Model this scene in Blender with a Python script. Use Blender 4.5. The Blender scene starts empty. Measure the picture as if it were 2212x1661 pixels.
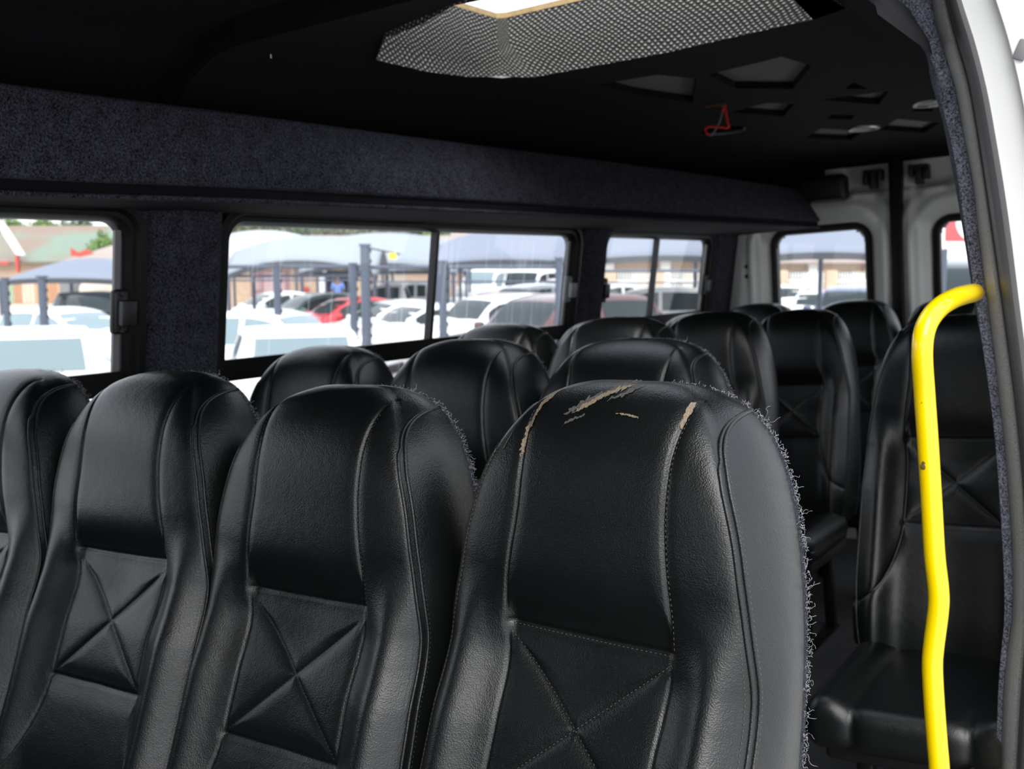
import bpy, bmesh, math, random
import numpy as np
from mathutils import Vector, Matrix, Euler
random.seed(7)
rng = np.random.default_rng(11)
SC = bpy.context.scene
COL = SC.collection
R = math.radians

# ---------------------------------------------------------------- camera, sky, exposure
# van frame: +x to the door side, +y to the rear doors, +z up; the camera stands at the origin,
# in the sliding-door opening, 1.30 m above the cabin floor
FPX, CX, CY = 2300.0, 1106.0, 830.5
def _calibrate():
    Yv = np.array([2610 - CX, 555. - CY, FPX]); Yv /= np.linalg.norm(Yv)
    up = np.array([0, -1, 0.]); up = up - up.dot(Yv) * Yv; up /= np.linalg.norm(up)
    X = np.cross(Yv, up); X = X if X[0] > 0 else -X
    U = np.cross(X, Yv); U = U if U[1] < 0 else -U
    r = 0.005
    X, U = X * np.cos(r) + up * np.sin(r), U * np.cos(r) - X * np.sin(r)
    return np.array([X, Yv, U])
MV = _calibrate()
cam_d = bpy.data.cameras.new('camera')
cam = bpy.data.objects.new('camera', cam_d); COL.objects.link(cam)
cm = Matrix.Identity(4)
for i in range(3):
    cm[i][0] = MV[i][0]; cm[i][1] = -MV[i][1]; cm[i][2] = -MV[i][2]
cam.matrix_world = cm
cam_d.sensor_fit = 'HORIZONTAL'; cam_d.sensor_width = 36.0
cam_d.lens = 36.0 * FPX / 2212.0
cam_d.clip_start = 0.02; cam_d.clip_end = 500
cam_d.dof.use_dof = True; cam_d.dof.focus_distance = 1.25; cam_d.dof.aperture_fstop = 8.0
SC.camera = cam

W = bpy.data.worlds.new('World'); SC.world = W; W.use_nodes = True
wn = W.node_tree.nodes; wl = W.node_tree.links; wn.clear()
wo = wn.new('ShaderNodeOutputWorld'); wb = wn.new('ShaderNodeBackground')
wtc = wn.new('ShaderNodeTexCoord'); wsep = wn.new('ShaderNodeSeparateXYZ'); wr = wn.new('ShaderNodeValToRGB')
wl.new(wtc.outputs['Generated'], wsep.inputs[0]); wl.new(wsep.outputs['Z'], wr.inputs[0])
wr.color_ramp.elements[0].position = 0.0; wr.color_ramp.elements[0].color = (0.93, 0.96, 1.0, 1)
wr.color_ramp.elements[1].position = 0.8; wr.color_ramp.elements[1].color = (0.80, 0.88, 1.0, 1)
wl.new(wr.outputs[0], wb.inputs[0]); wb.inputs[1].default_value = 1.0
wl.new(wb.outputs[0], wo.inputs[0])
sun_d = bpy.data.lights.new('sun', 'SUN'); sun_d.energy = 1.9; sun_d.angle = R(50); sun_d.color = (1, .97, .92)
sun = bpy.data.objects.new('sun', sun_d); COL.objects.link(sun)
sun.rotation_mode = 'QUATERNION'; sun.rotation_quaternion = Vector((.40, -.58, .71)).to_track_quat('Z', 'Y')
SC.view_settings.view_transform = 'Standard'; SC.view_settings.look = 'None'
SC.view_settings.exposure = 1.0; SC.view_settings.gamma = 1.0; SC.view_settings.use_curve_mapping = False
try:
    SC.cycles.use_denoising = True
    SC.cycles.max_bounces = 8; SC.cycles.transparent_max_bounces = 16
except Exception:
    pass

# ---------------------------------------------------------------- helpers
def ray(u, v):
    return MV @ np.array([u - CX, v - CY, FPX])
def at_x(u, v, x): d = ray(u, v); return d * (x / d[0])
def at_y(u, v, y): d = ray(u, v); return d * (y / d[1])
def at_z(u, v, z): d = ray(u, v); return d * (z / d[2])
# the car park is level, the van leans a little on it
_g = np.array([1150 - CX, 20279. - CY, FPX]); _g /= np.linalg.norm(_g)
GZ = -(MV @ _g); GY = np.array([0, 1., 0]) - GZ * GZ[1]; GY /= np.linalg.norm(GY); GX = np.cross(GY, GZ)
RG = Matrix([[GX[i], GY[i], GZ[i]] for i in range(3)]).to_4x4()
RGN = np.array([GX, GY, GZ])            # rows: van -> level frame
GROUND = -2.45
def level_xy(u, d):
    """level-frame x, y of the point seen in column u at depth d"""
    q = np.array([u - CX, 558 - CY, FPX]) / FPX * d
    w = RGN @ (MV @ q)
    return w[0], w[1]
def level_h(v, d):
    """height over the car park of a point seen on row v at depth d"""
    return (558 - v) / FPX * d - GROUND
VIEWR = 33.0                             # level-frame angle of the picture's right-hand direction

def prop(o, label=None, cat=None, group=None, kind=None):
    if label: o['label'] = label
    if cat: o['category'] = cat
    if group: o['group'] = group
    if kind: o['kind'] = kind
    return o
def empty(name, loc=(0, 0, 0), rot=(0, 0, 0), label=None, cat=None, group=None, kind=None):
    o = bpy.data.objects.new(name, None); COL.objects.link(o)
    o.empty_display_size = .05
    o.location = loc; o.rotation_euler = rot
    return prop(o, label, cat, group, kind)
def level_empty(name, x, y, ang, label, cat, group=None, z=0.0):
    o = empty(name, label=label, cat=cat, group=group)
    o.matrix_world = RG @ Matrix.Translation((x, y, GROUND + z)) @ Matrix.Rotation(R(ang), 4, 'Z')
    return o

class MB:
    def __init__(s): s.v = []; s.f = []; s.uv = None
    def add(s, verts, faces):
        b = len(s.v); s.v.extend([tuple(map(float, p)) for p in verts])
        s.f.extend([tuple(b + i for i in f) for f in faces]); return s
    def box(s, x0, x1, y0, y1, z0, z1):
        v = [(x0, y0, z0), (x1, y0, z0), (x1, y1, z0), (x0, y1, z0), (x0, y0, z1), (x1, y0, z1), (x1, y1, z1), (x0, y1, z1)]
        return s.add(v, [(0, 3, 2, 1), (4, 5, 6, 7), (0, 1, 5, 4), (1, 2, 6, 5), (2, 3, 7, 6), (3, 0, 4, 7)])
    def rbox(s, x0, x1, y0, y1, z0, z1, r, seg=3, mat=None):
        bm = bmesh.new(); bmesh.ops.create_cube(bm, size=1)
        for v in bm.verts:
            v.co = Vector(((x0 + x1) / 2 + v.co.x * (x1 - x0), (y0 + y1) / 2 + v.co.y * (y1 - y0), (z0 + z1) / 2 + v.co.z * (z1 - z0)))
        bmesh.ops.bevel(bm, geom=bm.edges[:] + bm.verts[:], offset=r, segments=seg, profile=.5, affect='EDGES')
        bm.verts.index_update()
        vs = [v.co.copy() if mat is None else mat @ v.co for v in bm.verts]
        s.add(vs, [tuple(v.index for v in f.verts) for f in bm.faces]); bm.free(); return s
    def grid(s, P, closed_u=False):
        P = np.asarray(P, float); n, m = P.shape[:2]
        f = []
        mm = m if closed_u else m - 1
        for i in range(n - 1):
            for j in range(mm):
                a = i * m + j; b = i * m + (j + 1) % m
                f.append((a, b, b + m, a + m))
        return s.add(P.reshape(-1, 3), f)
    def tube(s, pts, r, n=10, caps=True):
        pts = [Vector(p) for p in pts]; k = len(pts)
        rr = r if hasattr(r, '__len__') else [r] * k
        rings = []; up = None
        for i, p in enumerate(pts):
            t = (pts[min(i + 1, k - 1)] - pts[max(i - 1, 0)]).normalized()
            if up is None:
                up = t.orthogonal().normalized()
            up = (up - t * up.dot(t)).normalized(); sd = t.cross(up)
            rings.append([p + (up * math.cos(a) + sd * math.sin(a)) * rr[i] for a in [2 * math.pi * j / n for j in range(n)]])
        b = len(s.v); s.grid([[tuple(q) for q in rg] for rg in rings], closed_u=True)
        if caps:
            s.f.append(tuple(b + j for j in range(n))[::-1]); s.f.append(tuple(b + (k - 1) * n + j for j in range(n)))
        return s
    def disc(s, c, ax, r, n=24, r2=None):
        c = Vector(c); ax = Vector(ax).normalized(); a = ax.orthogonal().normalized(); b_ = ax.cross(a)
        ring = [c + (a * math.cos(t) + b_ * math.sin(t)) * r for t in [2 * math.pi * j / n for j in range(n)]]
        return s.add(ring, [tuple(range(n))])
    def lathe(s, prof, c, ax, n=28):
        c = Vector(c); ax = Vector(ax).normalized(); a = ax.orthogonal().normalized(); b_ = ax.cross(a)
        rows = [[tuple(c + ax * h + (a * math.cos(t) + b_ * math.sin(t)) * r) for t in [2 * math.pi * j / n for j in range(n)]] for r, h in prof]
        return s.grid(rows, closed_u=True)
    def prism(s, poly, d):
        """poly: list of 3-D points, d: extrusion vector"""
        n = len(poly); d = Vector(d)
        v = [Vector(p) for p in poly] + [Vector(p) + d for p in poly]
        f = [tuple(range(n))[::-1], tuple(range(n, 2 * n))] + [(i, (i + 1) % n, n + (i + 1) % n, n + i) for i in range(n)]
        return s.add(v, f)
    def build(s, name, mat, parent=None, smooth=40, recalc=True, uv=None):
        me = bpy.data.meshes.new(name); me.from_pydata(s.v, [], s.f); me.update()
        if recalc and len(s.f) < 60000:
            bm = bmesh.new(); bm.from_mesh(me); bmesh.ops.recalc_face_normals(bm, faces=bm.faces); bm.to_mesh(me); bm.free()
        if smooth:
            me.polygons.foreach_set('use_smooth', [True] * len(me.polygons))
            if smooth < 180: me.set_sharp_from_angle(angle=R(smooth))
        if uv is not None:
            l = me.uv_layers.new(name='UVMap')
            for lp in me.loops: l.data[lp.index].uv = uv[lp.vertex_index]
        if mat: me.materials.append(mat)
        o = bpy.data.objects.new(name, me); COL.objects.link(o)
        if parent is not None: o.parent = parent
        return o

def fill2d(loops, fn):
    """triangulated sheet with holes; loops of (a, b); fn maps (a, b) to 3-D"""
    bm = bmesh.new(); es = []
    for lp in loops:
        vs = [bm.verts.new((p[0], p[1], 0)) for p in lp]
        es += [bm.edges.new((vs[i], vs[(i + 1) % len(vs)])) for i in range(len(vs))]
    bmesh.ops.triangle_fill(bm, use_beauty=True, use_dissolve=False, edges=es, normal=(0, 0, 1))
    bm.verts.index_update()
    mb = MB(); mb.add([fn(v.co.x, v.co.y) for v in bm.verts], [tuple(v.index for v in f.verts) for f in bm.faces]); bm.free()
    return mb
def rrect(a0, a1, b0, b1, r, n=8):
    out = []
    for (ca, cb, t0) in ((a1 - r, b1 - r, 0), (a0 + r, b1 - r, 90), (a0 + r, b0 + r, 180), (a1 - r, b0 + r, 270)):
        for i in range(n + 1):
            t = R(t0 + 90 * i / n); out.append((ca + r * math.cos(t), cb + r * math.sin(t)))
    return out
def pchip(xs, ys):
    xs = np.asarray(xs, float); ys = np.asarray(ys, float)
    h = np.diff(xs); dl = np.diff(ys) / h; m = np.zeros_like(xs)
    for i in range(1, len(xs) - 1):
        if dl[i - 1] * dl[i] > 0:
            w1 = 2 * h[i] + h[i - 1]; w2 = h[i] + 2 * h[i - 1]
            m[i] = (w1 + w2) / (w1 / dl[i - 1] + w2 / dl[i])
    m[0] = dl[0]; m[-1] = dl[-1]
    def f(x):
        x = np.clip(np.asarray(x, float), xs[0], xs[-1]); k = np.clip(np.searchsorted(xs, x) - 1, 0, len(xs) - 2)
        t = (x - xs[k]) / h[k]
        return ((1 + 2 * t) * (1 - t) ** 2 * ys[k] + t * (1 - t) ** 2 * h[k] * m[k] + t * t * (3 - 2 * t) * ys[k + 1] + t * t * (t - 1) * h[k] * m[k + 1])
    return f
def smooth_path(pts, n=60):
    pts = np.asarray(pts, float)
    d = np.r_[0, np.cumsum(np.linalg.norm(np.diff(pts, axis=0), axis=1))]
    t = np.linspace(0, d[-1], n)
    P = np.vstack([pts[0] * 2 - pts[1], pts, pts[-1] * 2 - pts[-2]])
    out = []
    for tt in t:
        i = min(max(np.searchsorted(d, tt) - 1, 0), len(pts) - 2)
        s = (tt - d[i]) / (d[i + 1] - d[i])
        p0, p1, p2, p3 = P[i], P[i + 1], P[i + 2], P[i + 3]
        out.append(.5 * (2 * p1 + (p2 - p0) * s + (2 * p0 - 5 * p1 + 4 * p2 - p3) * s * s + (3 * p1 - p0 - 3 * p2 + p3) * s ** 3))
    return np.array(out)

def smoothstep(a, b, x):
    t = np.clip((np.asarray(x, float) - a) / (b - a), 0, 1); return t * t * (3 - 2 * t)
def mesh_only(mb, name, mat, smooth=180, recalc=True):
    o = mb.build(name, mat, None, smooth, recalc); me = o.data; bpy.data.objects.remove(o); return me
def stitches(mb, pts, pitch=.0062, ln=.0044, r=.00052):
    pts = np.asarray(pts); d = np.r_[0, np.cumsum(np.linalg.norm(np.diff(pts, axis=0), axis=1))]
    s = 0.
    while s + ln < d[-1]:
        a = np.array([np.interp(s, d, pts[:, i]) for i in range(3)]); b = np.array([np.interp(s + ln, d, pts[:, i]) for i in range(3)])
        t = (b - a) / np.linalg.norm(b - a); u = np.cross(t, [0, 1, .1]); u /= np.linalg.norm(u); v = np.cross(t, u)
        m = (a + b) / 2
        mb.add([a, m + u * r, m + v * r, m - u * r, m - v * r, b], [(0, 1, 2), (0, 2, 3), (0, 3, 4), (0, 4, 1), (5, 2, 1), (5, 3, 2), (5, 4, 3), (5, 1, 4)])
        s += pitch

# ---------------------------------------------------------------- materials
def new_mat(name):
    m = bpy.data.materials.new(name); m.use_nodes = True
    return m, m.node_tree.nodes, m.node_tree.links, m.node_tree.nodes['Principled BSDF']
def simple(name, col, rough=.5, metal=0., spec=.5, var=0., vscale=8., bump=0., bscale=200., coat=0., dist=.002):
    m, n, l, b = new_mat(name)
    b.inputs['Base Color'].default_value = (*col, 1); b.inputs['Roughness'].default_value = rough
    b.inputs['Metallic'].default_value = metal; b.inputs['Specular IOR Level'].default_value = spec
    b.inputs['Coat Weight'].default_value = coat; b.inputs['Coat Roughness'].default_value = .08
    if var or bump:
        tc = n.new('ShaderNodeTexCoord')
    if var:
        t = n.new('ShaderNodeTexNoise'); t.inputs['Scale'].default_value = vscale; t.inputs['Detail'].default_value = 4
        l.new(tc.outputs['Object'], t.inputs['Vector'])
        mx = n.new('ShaderNodeMix'); mx.data_type = 'RGBA'
        mx.inputs[6].default_value = (*[c * (1 - var) for c in col], 1); mx.inputs[7].default_value = (*[min(1, c * (1 + var)) for c in col], 1)
        l.new(t.outputs['Fac'], mx.inputs[0]); l.new(mx.outputs[2], b.inputs['Base Color'])
    if bump:
        t2 = n.new('ShaderNodeTexNoise'); t2.inputs['Scale'].default_value = bscale; t2.inputs['Detail'].default_value = 2
        l.new(tc.outputs['Object'], t2.inputs['Vector'])
        bp = n.new('ShaderNodeBump'); bp.inputs['Strength'].default_value = bump; bp.inputs['Distance'].default_value = dist
        l.new(t2.outputs['Fac'], bp.inputs['Height']); l.new(bp.outputs[0], b.inputs['Normal'])
    return m
def leather(name, col, rough, scale=520., strength=.35, spec=.5):
    m, n, l, b = new_mat(name)
    tc = n.new('ShaderNodeTexCoord')
    vo = n.new('ShaderNodeTexVoronoi'); vo.feature = 'SMOOTH_F1'; vo.inputs['Scale'].default_value = scale; vo.inputs['Smoothness'].default_value = .6
    no = n.new('ShaderNodeTexNoise'); no.inputs['Scale'].default_value = 9; no.inputs['Detail'].default_value = 5
    wv = n.new('ShaderNodeTexNoise'); wv.inputs['Scale'].default_value = 60; wv.inputs['Detail'].default_value = 3
    for t in (vo, no, wv): l.new(tc.outputs['Object'], t.inputs['Vector'])
    b.inputs['Base Color'].default_value = (*col, 1); b.inputs['Specular IOR Level'].default_value = spec
    mr = n.new('ShaderNodeMapRange'); mr.inputs[3].default_value = rough - .07; mr.inputs[4].default_value = rough + .09
    l.new(no.outputs['Fac'], mr.inputs[0]); l.new(mr.outputs[0], b.inputs['Roughness'])
    b1 = n.new('ShaderNodeBump'); b1.inputs['Strength'].default_value = strength; b1.inputs['Distance'].default_value = .0011
    l.new(vo.outputs['Distance'], b1.inputs['Height'])
    b2 = n.new('ShaderNodeBump'); b2.inputs['Strength'].default_value = .12; b2.inputs['Distance'].default_value = .004
    l.new(wv.outputs['Fac'], b2.inputs['Height']); l.new(b1.outputs[0], b2.inputs['Normal']); l.new(b2.outputs[0], b.inputs['Normal'])
    return m
def carpet(name, dark, light, scale=420., bias=.5, bump=.8, dist=.004):
    m, n, l, b = new_mat(name)
    tc = n.new('ShaderNodeTexCoord')
    t = n.new('ShaderNodeTexNoise'); t.inputs['Scale'].default_value = scale; t.inputs['Detail'].default_value = 3; t.inputs['Roughness'].default_value = .7
    t2 = n.new('ShaderNodeTexNoise'); t2.inputs['Scale'].default_value = 28; t2.inputs['Detail'].default_value = 4
    l.new(tc.outputs['Object'], t.inputs['Vector']); l.new(tc.outputs['Object'], t2.inputs['Vector'])
    r = n.new('ShaderNodeValToRGB'); r.color_ramp.elements[0].position = bias - .14; r.color_ramp.elements[0].color = (*dark, 1)
    r.color_ramp.elements[1].position = bias + .22; r.color_ramp.elements[1].color = (*light, 1)
    ad = n.new('ShaderNodeMath'); ad.operation = 'MULTIPLY_ADD'; ad.inputs[1].default_value = .16; 
    l.new(t2.outputs['Fac'], ad.inputs[0]); 
    sb = n.new('ShaderNodeMath'); sb.operation = 'SUBTRACT'; sb.inputs[1].default_value = .08
    l.new(t.outputs['Fac'], sb.inputs[0]); l.new(sb.outputs[0], ad.inputs[2])
    l.new(ad.outputs[0], r.inputs[0]); l.new(r.outputs[0], b.inputs['Base Color'])
    b.inputs['Roughness'].default_value = .95; b.inputs['Specular IOR Level'].default_value = .1
    b.inputs['Sheen Weight'].default_value = .015; b.inputs['Sheen Roughness'].default_value = .6
    bp = n.new('ShaderNodeBump'); bp.inputs['Strength'].default_value = bump; bp.inputs['Distance'].default_value = dist
    l.new(t.outputs['Fac'], bp.inputs['Height']); l.new(bp.outputs[0], b.inputs['Normal'])
    return m
def glass(name, tint=(1, 1, 1), haze=.0, streak=0.):
    m = bpy.data.materials.new(name); m.use_nodes = True; n = m.node_tree.nodes; l = m.node_tree.links; n.clear()
    o = n.new('ShaderNodeOutputMaterial'); tr = n.new('ShaderNodeBsdfTransparent'); gl = n.new('ShaderNodeBsdfGlossy')
    tr.inputs[0].default_value = (*tint, 1); gl.inputs['Roughness'].default_value = .02
    lw = n.new('ShaderNodeLayerWeight'); lw.inputs[0].default_value = .5
    pw = n.new('ShaderNodeMath'); pw.operation = 'POWER'; pw.inputs[1].default_value = 4.5; l.new(lw.outputs['Facing'], pw.inputs[0])
    fr = n.new('ShaderNodeMapRange'); fr.inputs[3].default_value = .05; fr.inputs[4].default_value = .75; l.new(pw.outputs[0], fr.inputs[0])
    mx = n.new('ShaderNodeMixShader'); l.new(fr.outputs[0], mx.inputs[0]); l.new(tr.outputs[0], mx.inputs[1]); l.new(gl.outputs[0], mx.inputs[2])
    last = mx
    if haze:
        df = n.new('ShaderNodeBsdfTranslucent'); df.inputs[0].default_value = (.9, .93, 1, 1)
        m2 = n.new('ShaderNodeMixShader'); m2.inputs[0].default_value = haze
        if streak:
            tc = n.new('ShaderNodeTexCoord'); mp = n.new('ShaderNodeMapping'); mp.inputs['Scale'].default_value = (1, 55, 2.2)
            t = n.new('ShaderNodeTexNoise'); t.inputs['Scale'].default_value = 1; t.inputs['Detail'].default_value = 3
            l.new(tc.outputs['Object'], mp.inputs[0]); l.new(mp.outputs[0], t.inputs['Vector'])
            mr = n.new('ShaderNodeMapRange'); mr.inputs[1].default_value = .55; mr.inputs[2].default_value = .75
            mr.inputs[3].default_value = haze; mr.inputs[4].default_value = haze + streak
            l.new(t.outputs['Fac'], mr.inputs[0]); l.new(mr.outputs[0], m2.inputs[0])
        l.new(last.outputs[0], m2.inputs[1]); l.new(df.outputs[0], m2.inputs[2]); last = m2
    l.new(last.outputs[0], o.inputs[0])
    return m
def brickmat(name, c1, c2, mortar, scale=4.):
    m, n, l, b = new_mat(name)
    tc = n.new('ShaderNodeTexCoord'); mp = n.new('ShaderNodeMapping'); mp.inputs['Rotation'].default_value = (R(90), 0, 0)
    br = n.new('ShaderNodeTexBrick'); br.inputs['Scale'].default_value = scale
    br.inputs['Color1'].default_value = (*c1, 1); br.inputs['Color2'].default_value = (*c2, 1); br.inputs['Mortar'].default_value = (*mortar, 1)
    l.new(tc.outputs['Object'], mp.inputs[0]); l.new(mp.outputs[0], br.inputs[0]); l.new(br.outputs[0], b.inputs['Base Color'])
    b.inputs['Roughness'].default_value = .9
    return m
def corrugated(name, c1, c2, c3=None):
    m, n, l, b = new_mat(name)
    tc = n.new('ShaderNodeTexCoord'); t = n.new('ShaderNodeTexNoise'); t.inputs['Scale'].default_value = .25; t.inputs['Detail'].default_value = 6
    l.new(tc.outputs['Object'], t.inputs['Vector'])
    r = n.new('ShaderNodeValToRGB'); r.color_ramp.elements[0].position = .42; r.color_ramp.elements[0].color = (*c1, 1)
    r.color_ramp.elements[1].position = .58; r.color_ramp.elements[1].color = (*c2, 1)
    l.new(t.outputs['Fac'], r.inputs[0]); l.new(r.outputs[0], b.inputs['Base Color']); b.inputs['Roughness'].default_value = .7
    w = n.new('ShaderNodeTexWave'); w.inputs['Scale'].default_value = 4; l.new(tc.outputs['Object'], w.inputs['Vector'])
    bp = n.new('ShaderNodeBump'); bp.inputs['Strength'].default_value = .6; bp.inputs['Distance'].default_value = .05
    l.new(w.outputs['Fac'], bp.inputs['Height']); l.new(bp.outputs[0], b.inputs['Normal'])
    return m

M_LEATHER = leather('black_leather', (.0036, .0046, .0049), .33, 620, .28, .55)
M_GUSSET = M_LEATHER
M_PIPING = leather('piping_leather', (.008, .0085, .009), .33, 700, .25)
M_TRIMLEATHER = leather('door_trim_leather', (.23, .226, .225), .5, 330, .7)
M_CARPET = carpet('navy_carpet', (.003, .003, .005), (.105, .107, .142), 260, .53)
M_CARPET_LIT = carpet('lit_loop_carpet', (.008, .009, .013), (.30, .31, .39), 330, .5, 1., .006)  # same carpet as inside, with the doorway light put into its paler loops
M_HEADLINER = carpet('black_headliner', (.002, .002, .0026), (.012, .012, .0145), 420, .5, .5, .002)
M_RECESS = carpet('grey_headliner', (.13, .123, .127), (.20, .19, .196), 420, .5, .3, .002)
M_SHELLBACK = carpet('seat_back_carpet', (.01, .0105, .014), (.085, .088, .115), 500, .5, 1., .004)
M_THREAD = simple('thread', (.34, .34, .37), .9)
M_STITCH = simple('stitch_thread', (.05, .052, .055), .8)
M_STITCH_PALE = simple('pale_stitch_thread', (.12, .113, .105), .85)
M_BODY = simple('outer_white_paint', (.84, .84, .83), .25, coat=.4)
M_FOAM = simple('torn_backing', (.21, .16, .11), .95, var=.4, vscale=300, bump=.8, bscale=500)
M_BLACK = simple('black_plastic', (.012, .012, .013), .45, bump=.1, bscale=400)
M_RUBBER = simple('black_rubber', (.004, .004, .0042), .5, spec=.25)
M_SEAL = simple('door_rubber', (.055, .055, .058), .38)
M_DARKMETAL = simple('dark_metal', (.02, .02, .022), .4, .6)
M_FLOOR = simple('grey_vinyl', (.045, .045, .047), .55, var=.3, vscale=12, bump=.15, bscale=300)
M_WHITE = simple('white_body_paint', (.66, .655, .63), .3, coat=.3)
M_YELLOW = simple('yellow_enamel', (.95, .66, .0), .22, coat=.5)
M_SCUFF = simple('scuffed_paint', (.12, .06, .01), .7)
M_WOOD = simple('raw_plywood_edge', (.38, .27, .13), .85, var=.4, vscale=60)
M_CHROME = simple('brushed_metal', (.5, .5, .48), .35, .9)
M_SCRAPE = simple('scraped_leather', (.07, .066, .062), .8, var=.5, vscale=400, bump=.6, bscale=500)
M_GREYPL = simple('grey_plastic', (.18, .18, .185), .5)
M_RED = simple('red_wire', (.9, .02, .015), .45)
M_GLASS = glass('window_glass', (.97, .98, .99), .022, .20)
M_GLASS2 = glass('window_glass_clean', (.97, .98, .98), .02, 0)
# ---------------------------------------------------------------- van shell
FL = -1.30
def wall_x(z): return -2.12 + .17 * (z + .10)
XC = -1.232
def struct(o): o['kind'] = 'structure'; return o
mb = MB(); mb.box(-2.3, -.20, -1.6, 5.4, FL - .03, FL); struct(mb.build('floor', M_FLOOR, None, 0))
# left wall with three window openings
WINS = [(.30, 1.575, .95), (1.885, 3.630, 2.765), (3.905, 4.985, 4.415)]
WZ0, WZ1 = -.42, .226
holes = [rrect(a - .035, b + .035, WZ0 - .035, WZ1 + .03, .075, 6) for a, b, _ in WINS]
mb = fill2d([[(-1.6, -.6), (5.34, -.6), (5.34, .30), (-1.6, .30)]] + holes, lambda y, z: (wall_x(z), y, z))
mb.add([(wall_x(-.6), -1.6, -.6), (wall_x(-.6), 5.34, -.6), (wall_x(-.6) - .03, 5.34, FL), (wall_x(-.6) - .03, -1.6, FL)], [(0, 1, 2, 3)])
struct(mb.build('wall_left', M_CARPET, None, 0, False))
for i, (a, b, dv) in enumerate(WINS):
    wroot = empty('window_%d' % (i + 1), (0, 0, 0), kind='structure')
    # rubber frame: three concentric rounded loops
    mb = MB(); L = []
    for (g, off) in ((.055, .004), (.050, .022), (.030, .026), (.022, .016), (.010, .016), (0, .004), (0, -.03)):
        L.append([(wall_x(z) + off, y, z) for y, z in rrect(a - g, b + g, WZ0 - g, WZ1 + g * .85, .045 + g * .8, 8)])
    mb.grid(L, closed_u=True); mb.build('frame', M_RUBBER, wroot, 40)
    z0r, z1r = -.172, -.116
    mb = MB(); v = []
    for (y0, y1, zz0, zz1, o0, o1, nm, mat) in ((a - .005, b + .005, z0r, z1r, -.028, .006, 'rail', M_RUBBER), (dv - .0075, dv + .0075, z1r, WZ1 + .005, -.026, .0, 'divider', M_DARKMETAL)):
        q = MB(); q.add([(wall_x(zz0) + o0, y0, zz0), (wall_x(zz0) + o0, y1, zz0), (wall_x(zz1) + o0, y1, zz1), (wall_x(zz1) + o0, y0, zz1),
                         (wall_x(zz0) + o1, y0, zz0), (wall_x(zz0) + o1, y1, zz0), (wall_x(zz1) + o1, y1, zz1), (wall_x(zz1) + o1, y0, zz1)],
                        [(0, 1, 2, 3), (4, 5, 6, 7), (0, 1, 5, 4), (1, 2, 6, 5), (2, 3, 7, 6), (3, 0, 4, 7)])
        q.build(nm, mat, wroot, 0)
    for (y0, y1, zz0, zz1, off) in ((a, dv, z1r, WZ1, -.020), (dv, b, z1r, WZ1, -.012), (a, b, WZ0, z0r, -.018)):
        q = MB(); q.add([(wall_x(zz0) + off, y0, zz0), (wall_x(zz0) + off, y1, zz0), (wall_x(zz1) + off, y1, zz1), (wall_x(zz1) + off, y0, zz1)], [(0, 1, 2, 3)])
        q.build('pane', M_GLASS if i == 1 else M_GLASS2, wroot, 0)
    # thin bright sliding-glass edge channel beside the frame
    q = MB(); q.add([(wall_x(z) + off, y, z) for z in (z1r, WZ1 - .02) for (y, off) in ((b - .022, -.010), (b - .022, -.002), (b - .006, -.002), (b - .006, -.010))],
                    [(0, 1, 5, 4), (1, 2, 6, 5), (2, 3, 7, 6), (3, 0, 4, 7)]); q.build('edge_channel', M_GREYPL, wroot, 0)
    spots = [(b - .012, 1)] + ([(a + .012, -1)] if i == 2 else [])
    for (ly, s_) in spots:
        zc = .022 if i < 2 else .01; xl = wall_x(zc)
        mt = Matrix.Translation((xl + .002, ly, zc)) @ Matrix.Rotation(-R(9.6), 4, 'Y').inverted()
        q = MB(); q.rbox(-.008, .012, -.022, .022, -.052, .052, .0095, 4, mt); la = q.build('latch', M_GREYPL if i == 1 else M_BLACK, wroot, 40)
        q = MB(); q.rbox(.010, .030, -.012 if s_ > 0 else -.030, .030 if s_ > 0 else .012, -.030, .028, .004, 2, mt)
        for zz in (-.042, .042): q.lathe([(0, .004), (.005, .004), (.006, 0)], mt @ Vector((.012, 0, zz)), (1, 0, 0), 12)
        q.build('grip', M_BLACK if i != 1 else M_GREYPL, la, 40)
# carpeted pillars between the windows
for n_, (y0, y1) in enumerate(((1.638, 1.828), (3.692, 3.842), (5.045, 5.33))):
    rows = []
    for z in (-.60, -.3, 0, .2, .30):
        rows.append([(wall_x(z) + o, y, z) for y, o in ((y0, .0), (y0 + .006, .016), (y0 + .04, .024), (y0 + .07, .038), (y1 - .012, .044), (y1, .040), (y1 + .003, .0))])
    mb = MB(); mb.grid(rows); struct(mb.build('trim_%d' % (n_ + 1), M_CARPET, None, 60, False))

# overhead shelf along the window side
sy = [-1.6, .2, 1.19, 1.70, 2.30, 3.52, 4.6, 5.24]
botx = pchip(sy, [-1.93, -1.925, -1.905, -1.825, -1.775, -1.69, -1.625, -1.588])
topx = pchip(sy, [-1.91, -1.90, -1.878, -1.846, -1.818, -1.735, -1.70, -1.688])
shelf = empty('overhead_shelf', (-1.85, 1.9, .25), (0, 0, 0), 'long navy carpeted overhead shelf running above the side windows', 'shelf')
def rel(mb): mb.v = [(x + 1.85, y - 1.9, z - .25) for x, y, z in mb.v]; return mb
ys = np.linspace(-1.6, 5.24, 90); rows = []
for y in ys:
    bx, tx = float(botx(y)), float(topx(y)); cut = .0
    rows.append([(-2.03, y, .455), (tx - .03, y, .458), (tx - .008, y, .456), (tx, y, .447), (bx + (tx - bx) * .5 + .004, y, .37), (bx, y, .292), (bx - .004, y, .285), (bx - .02, y, .282)])
mb = MB(); mb.grid(rows)
e = rows[-1]; mb.add(e + [(-2.03, 5.24, .282)], [tuple(range(len(e) + 1))])
rel(mb).build('front_panel', M_CARPET, shelf, 60, False)
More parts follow.
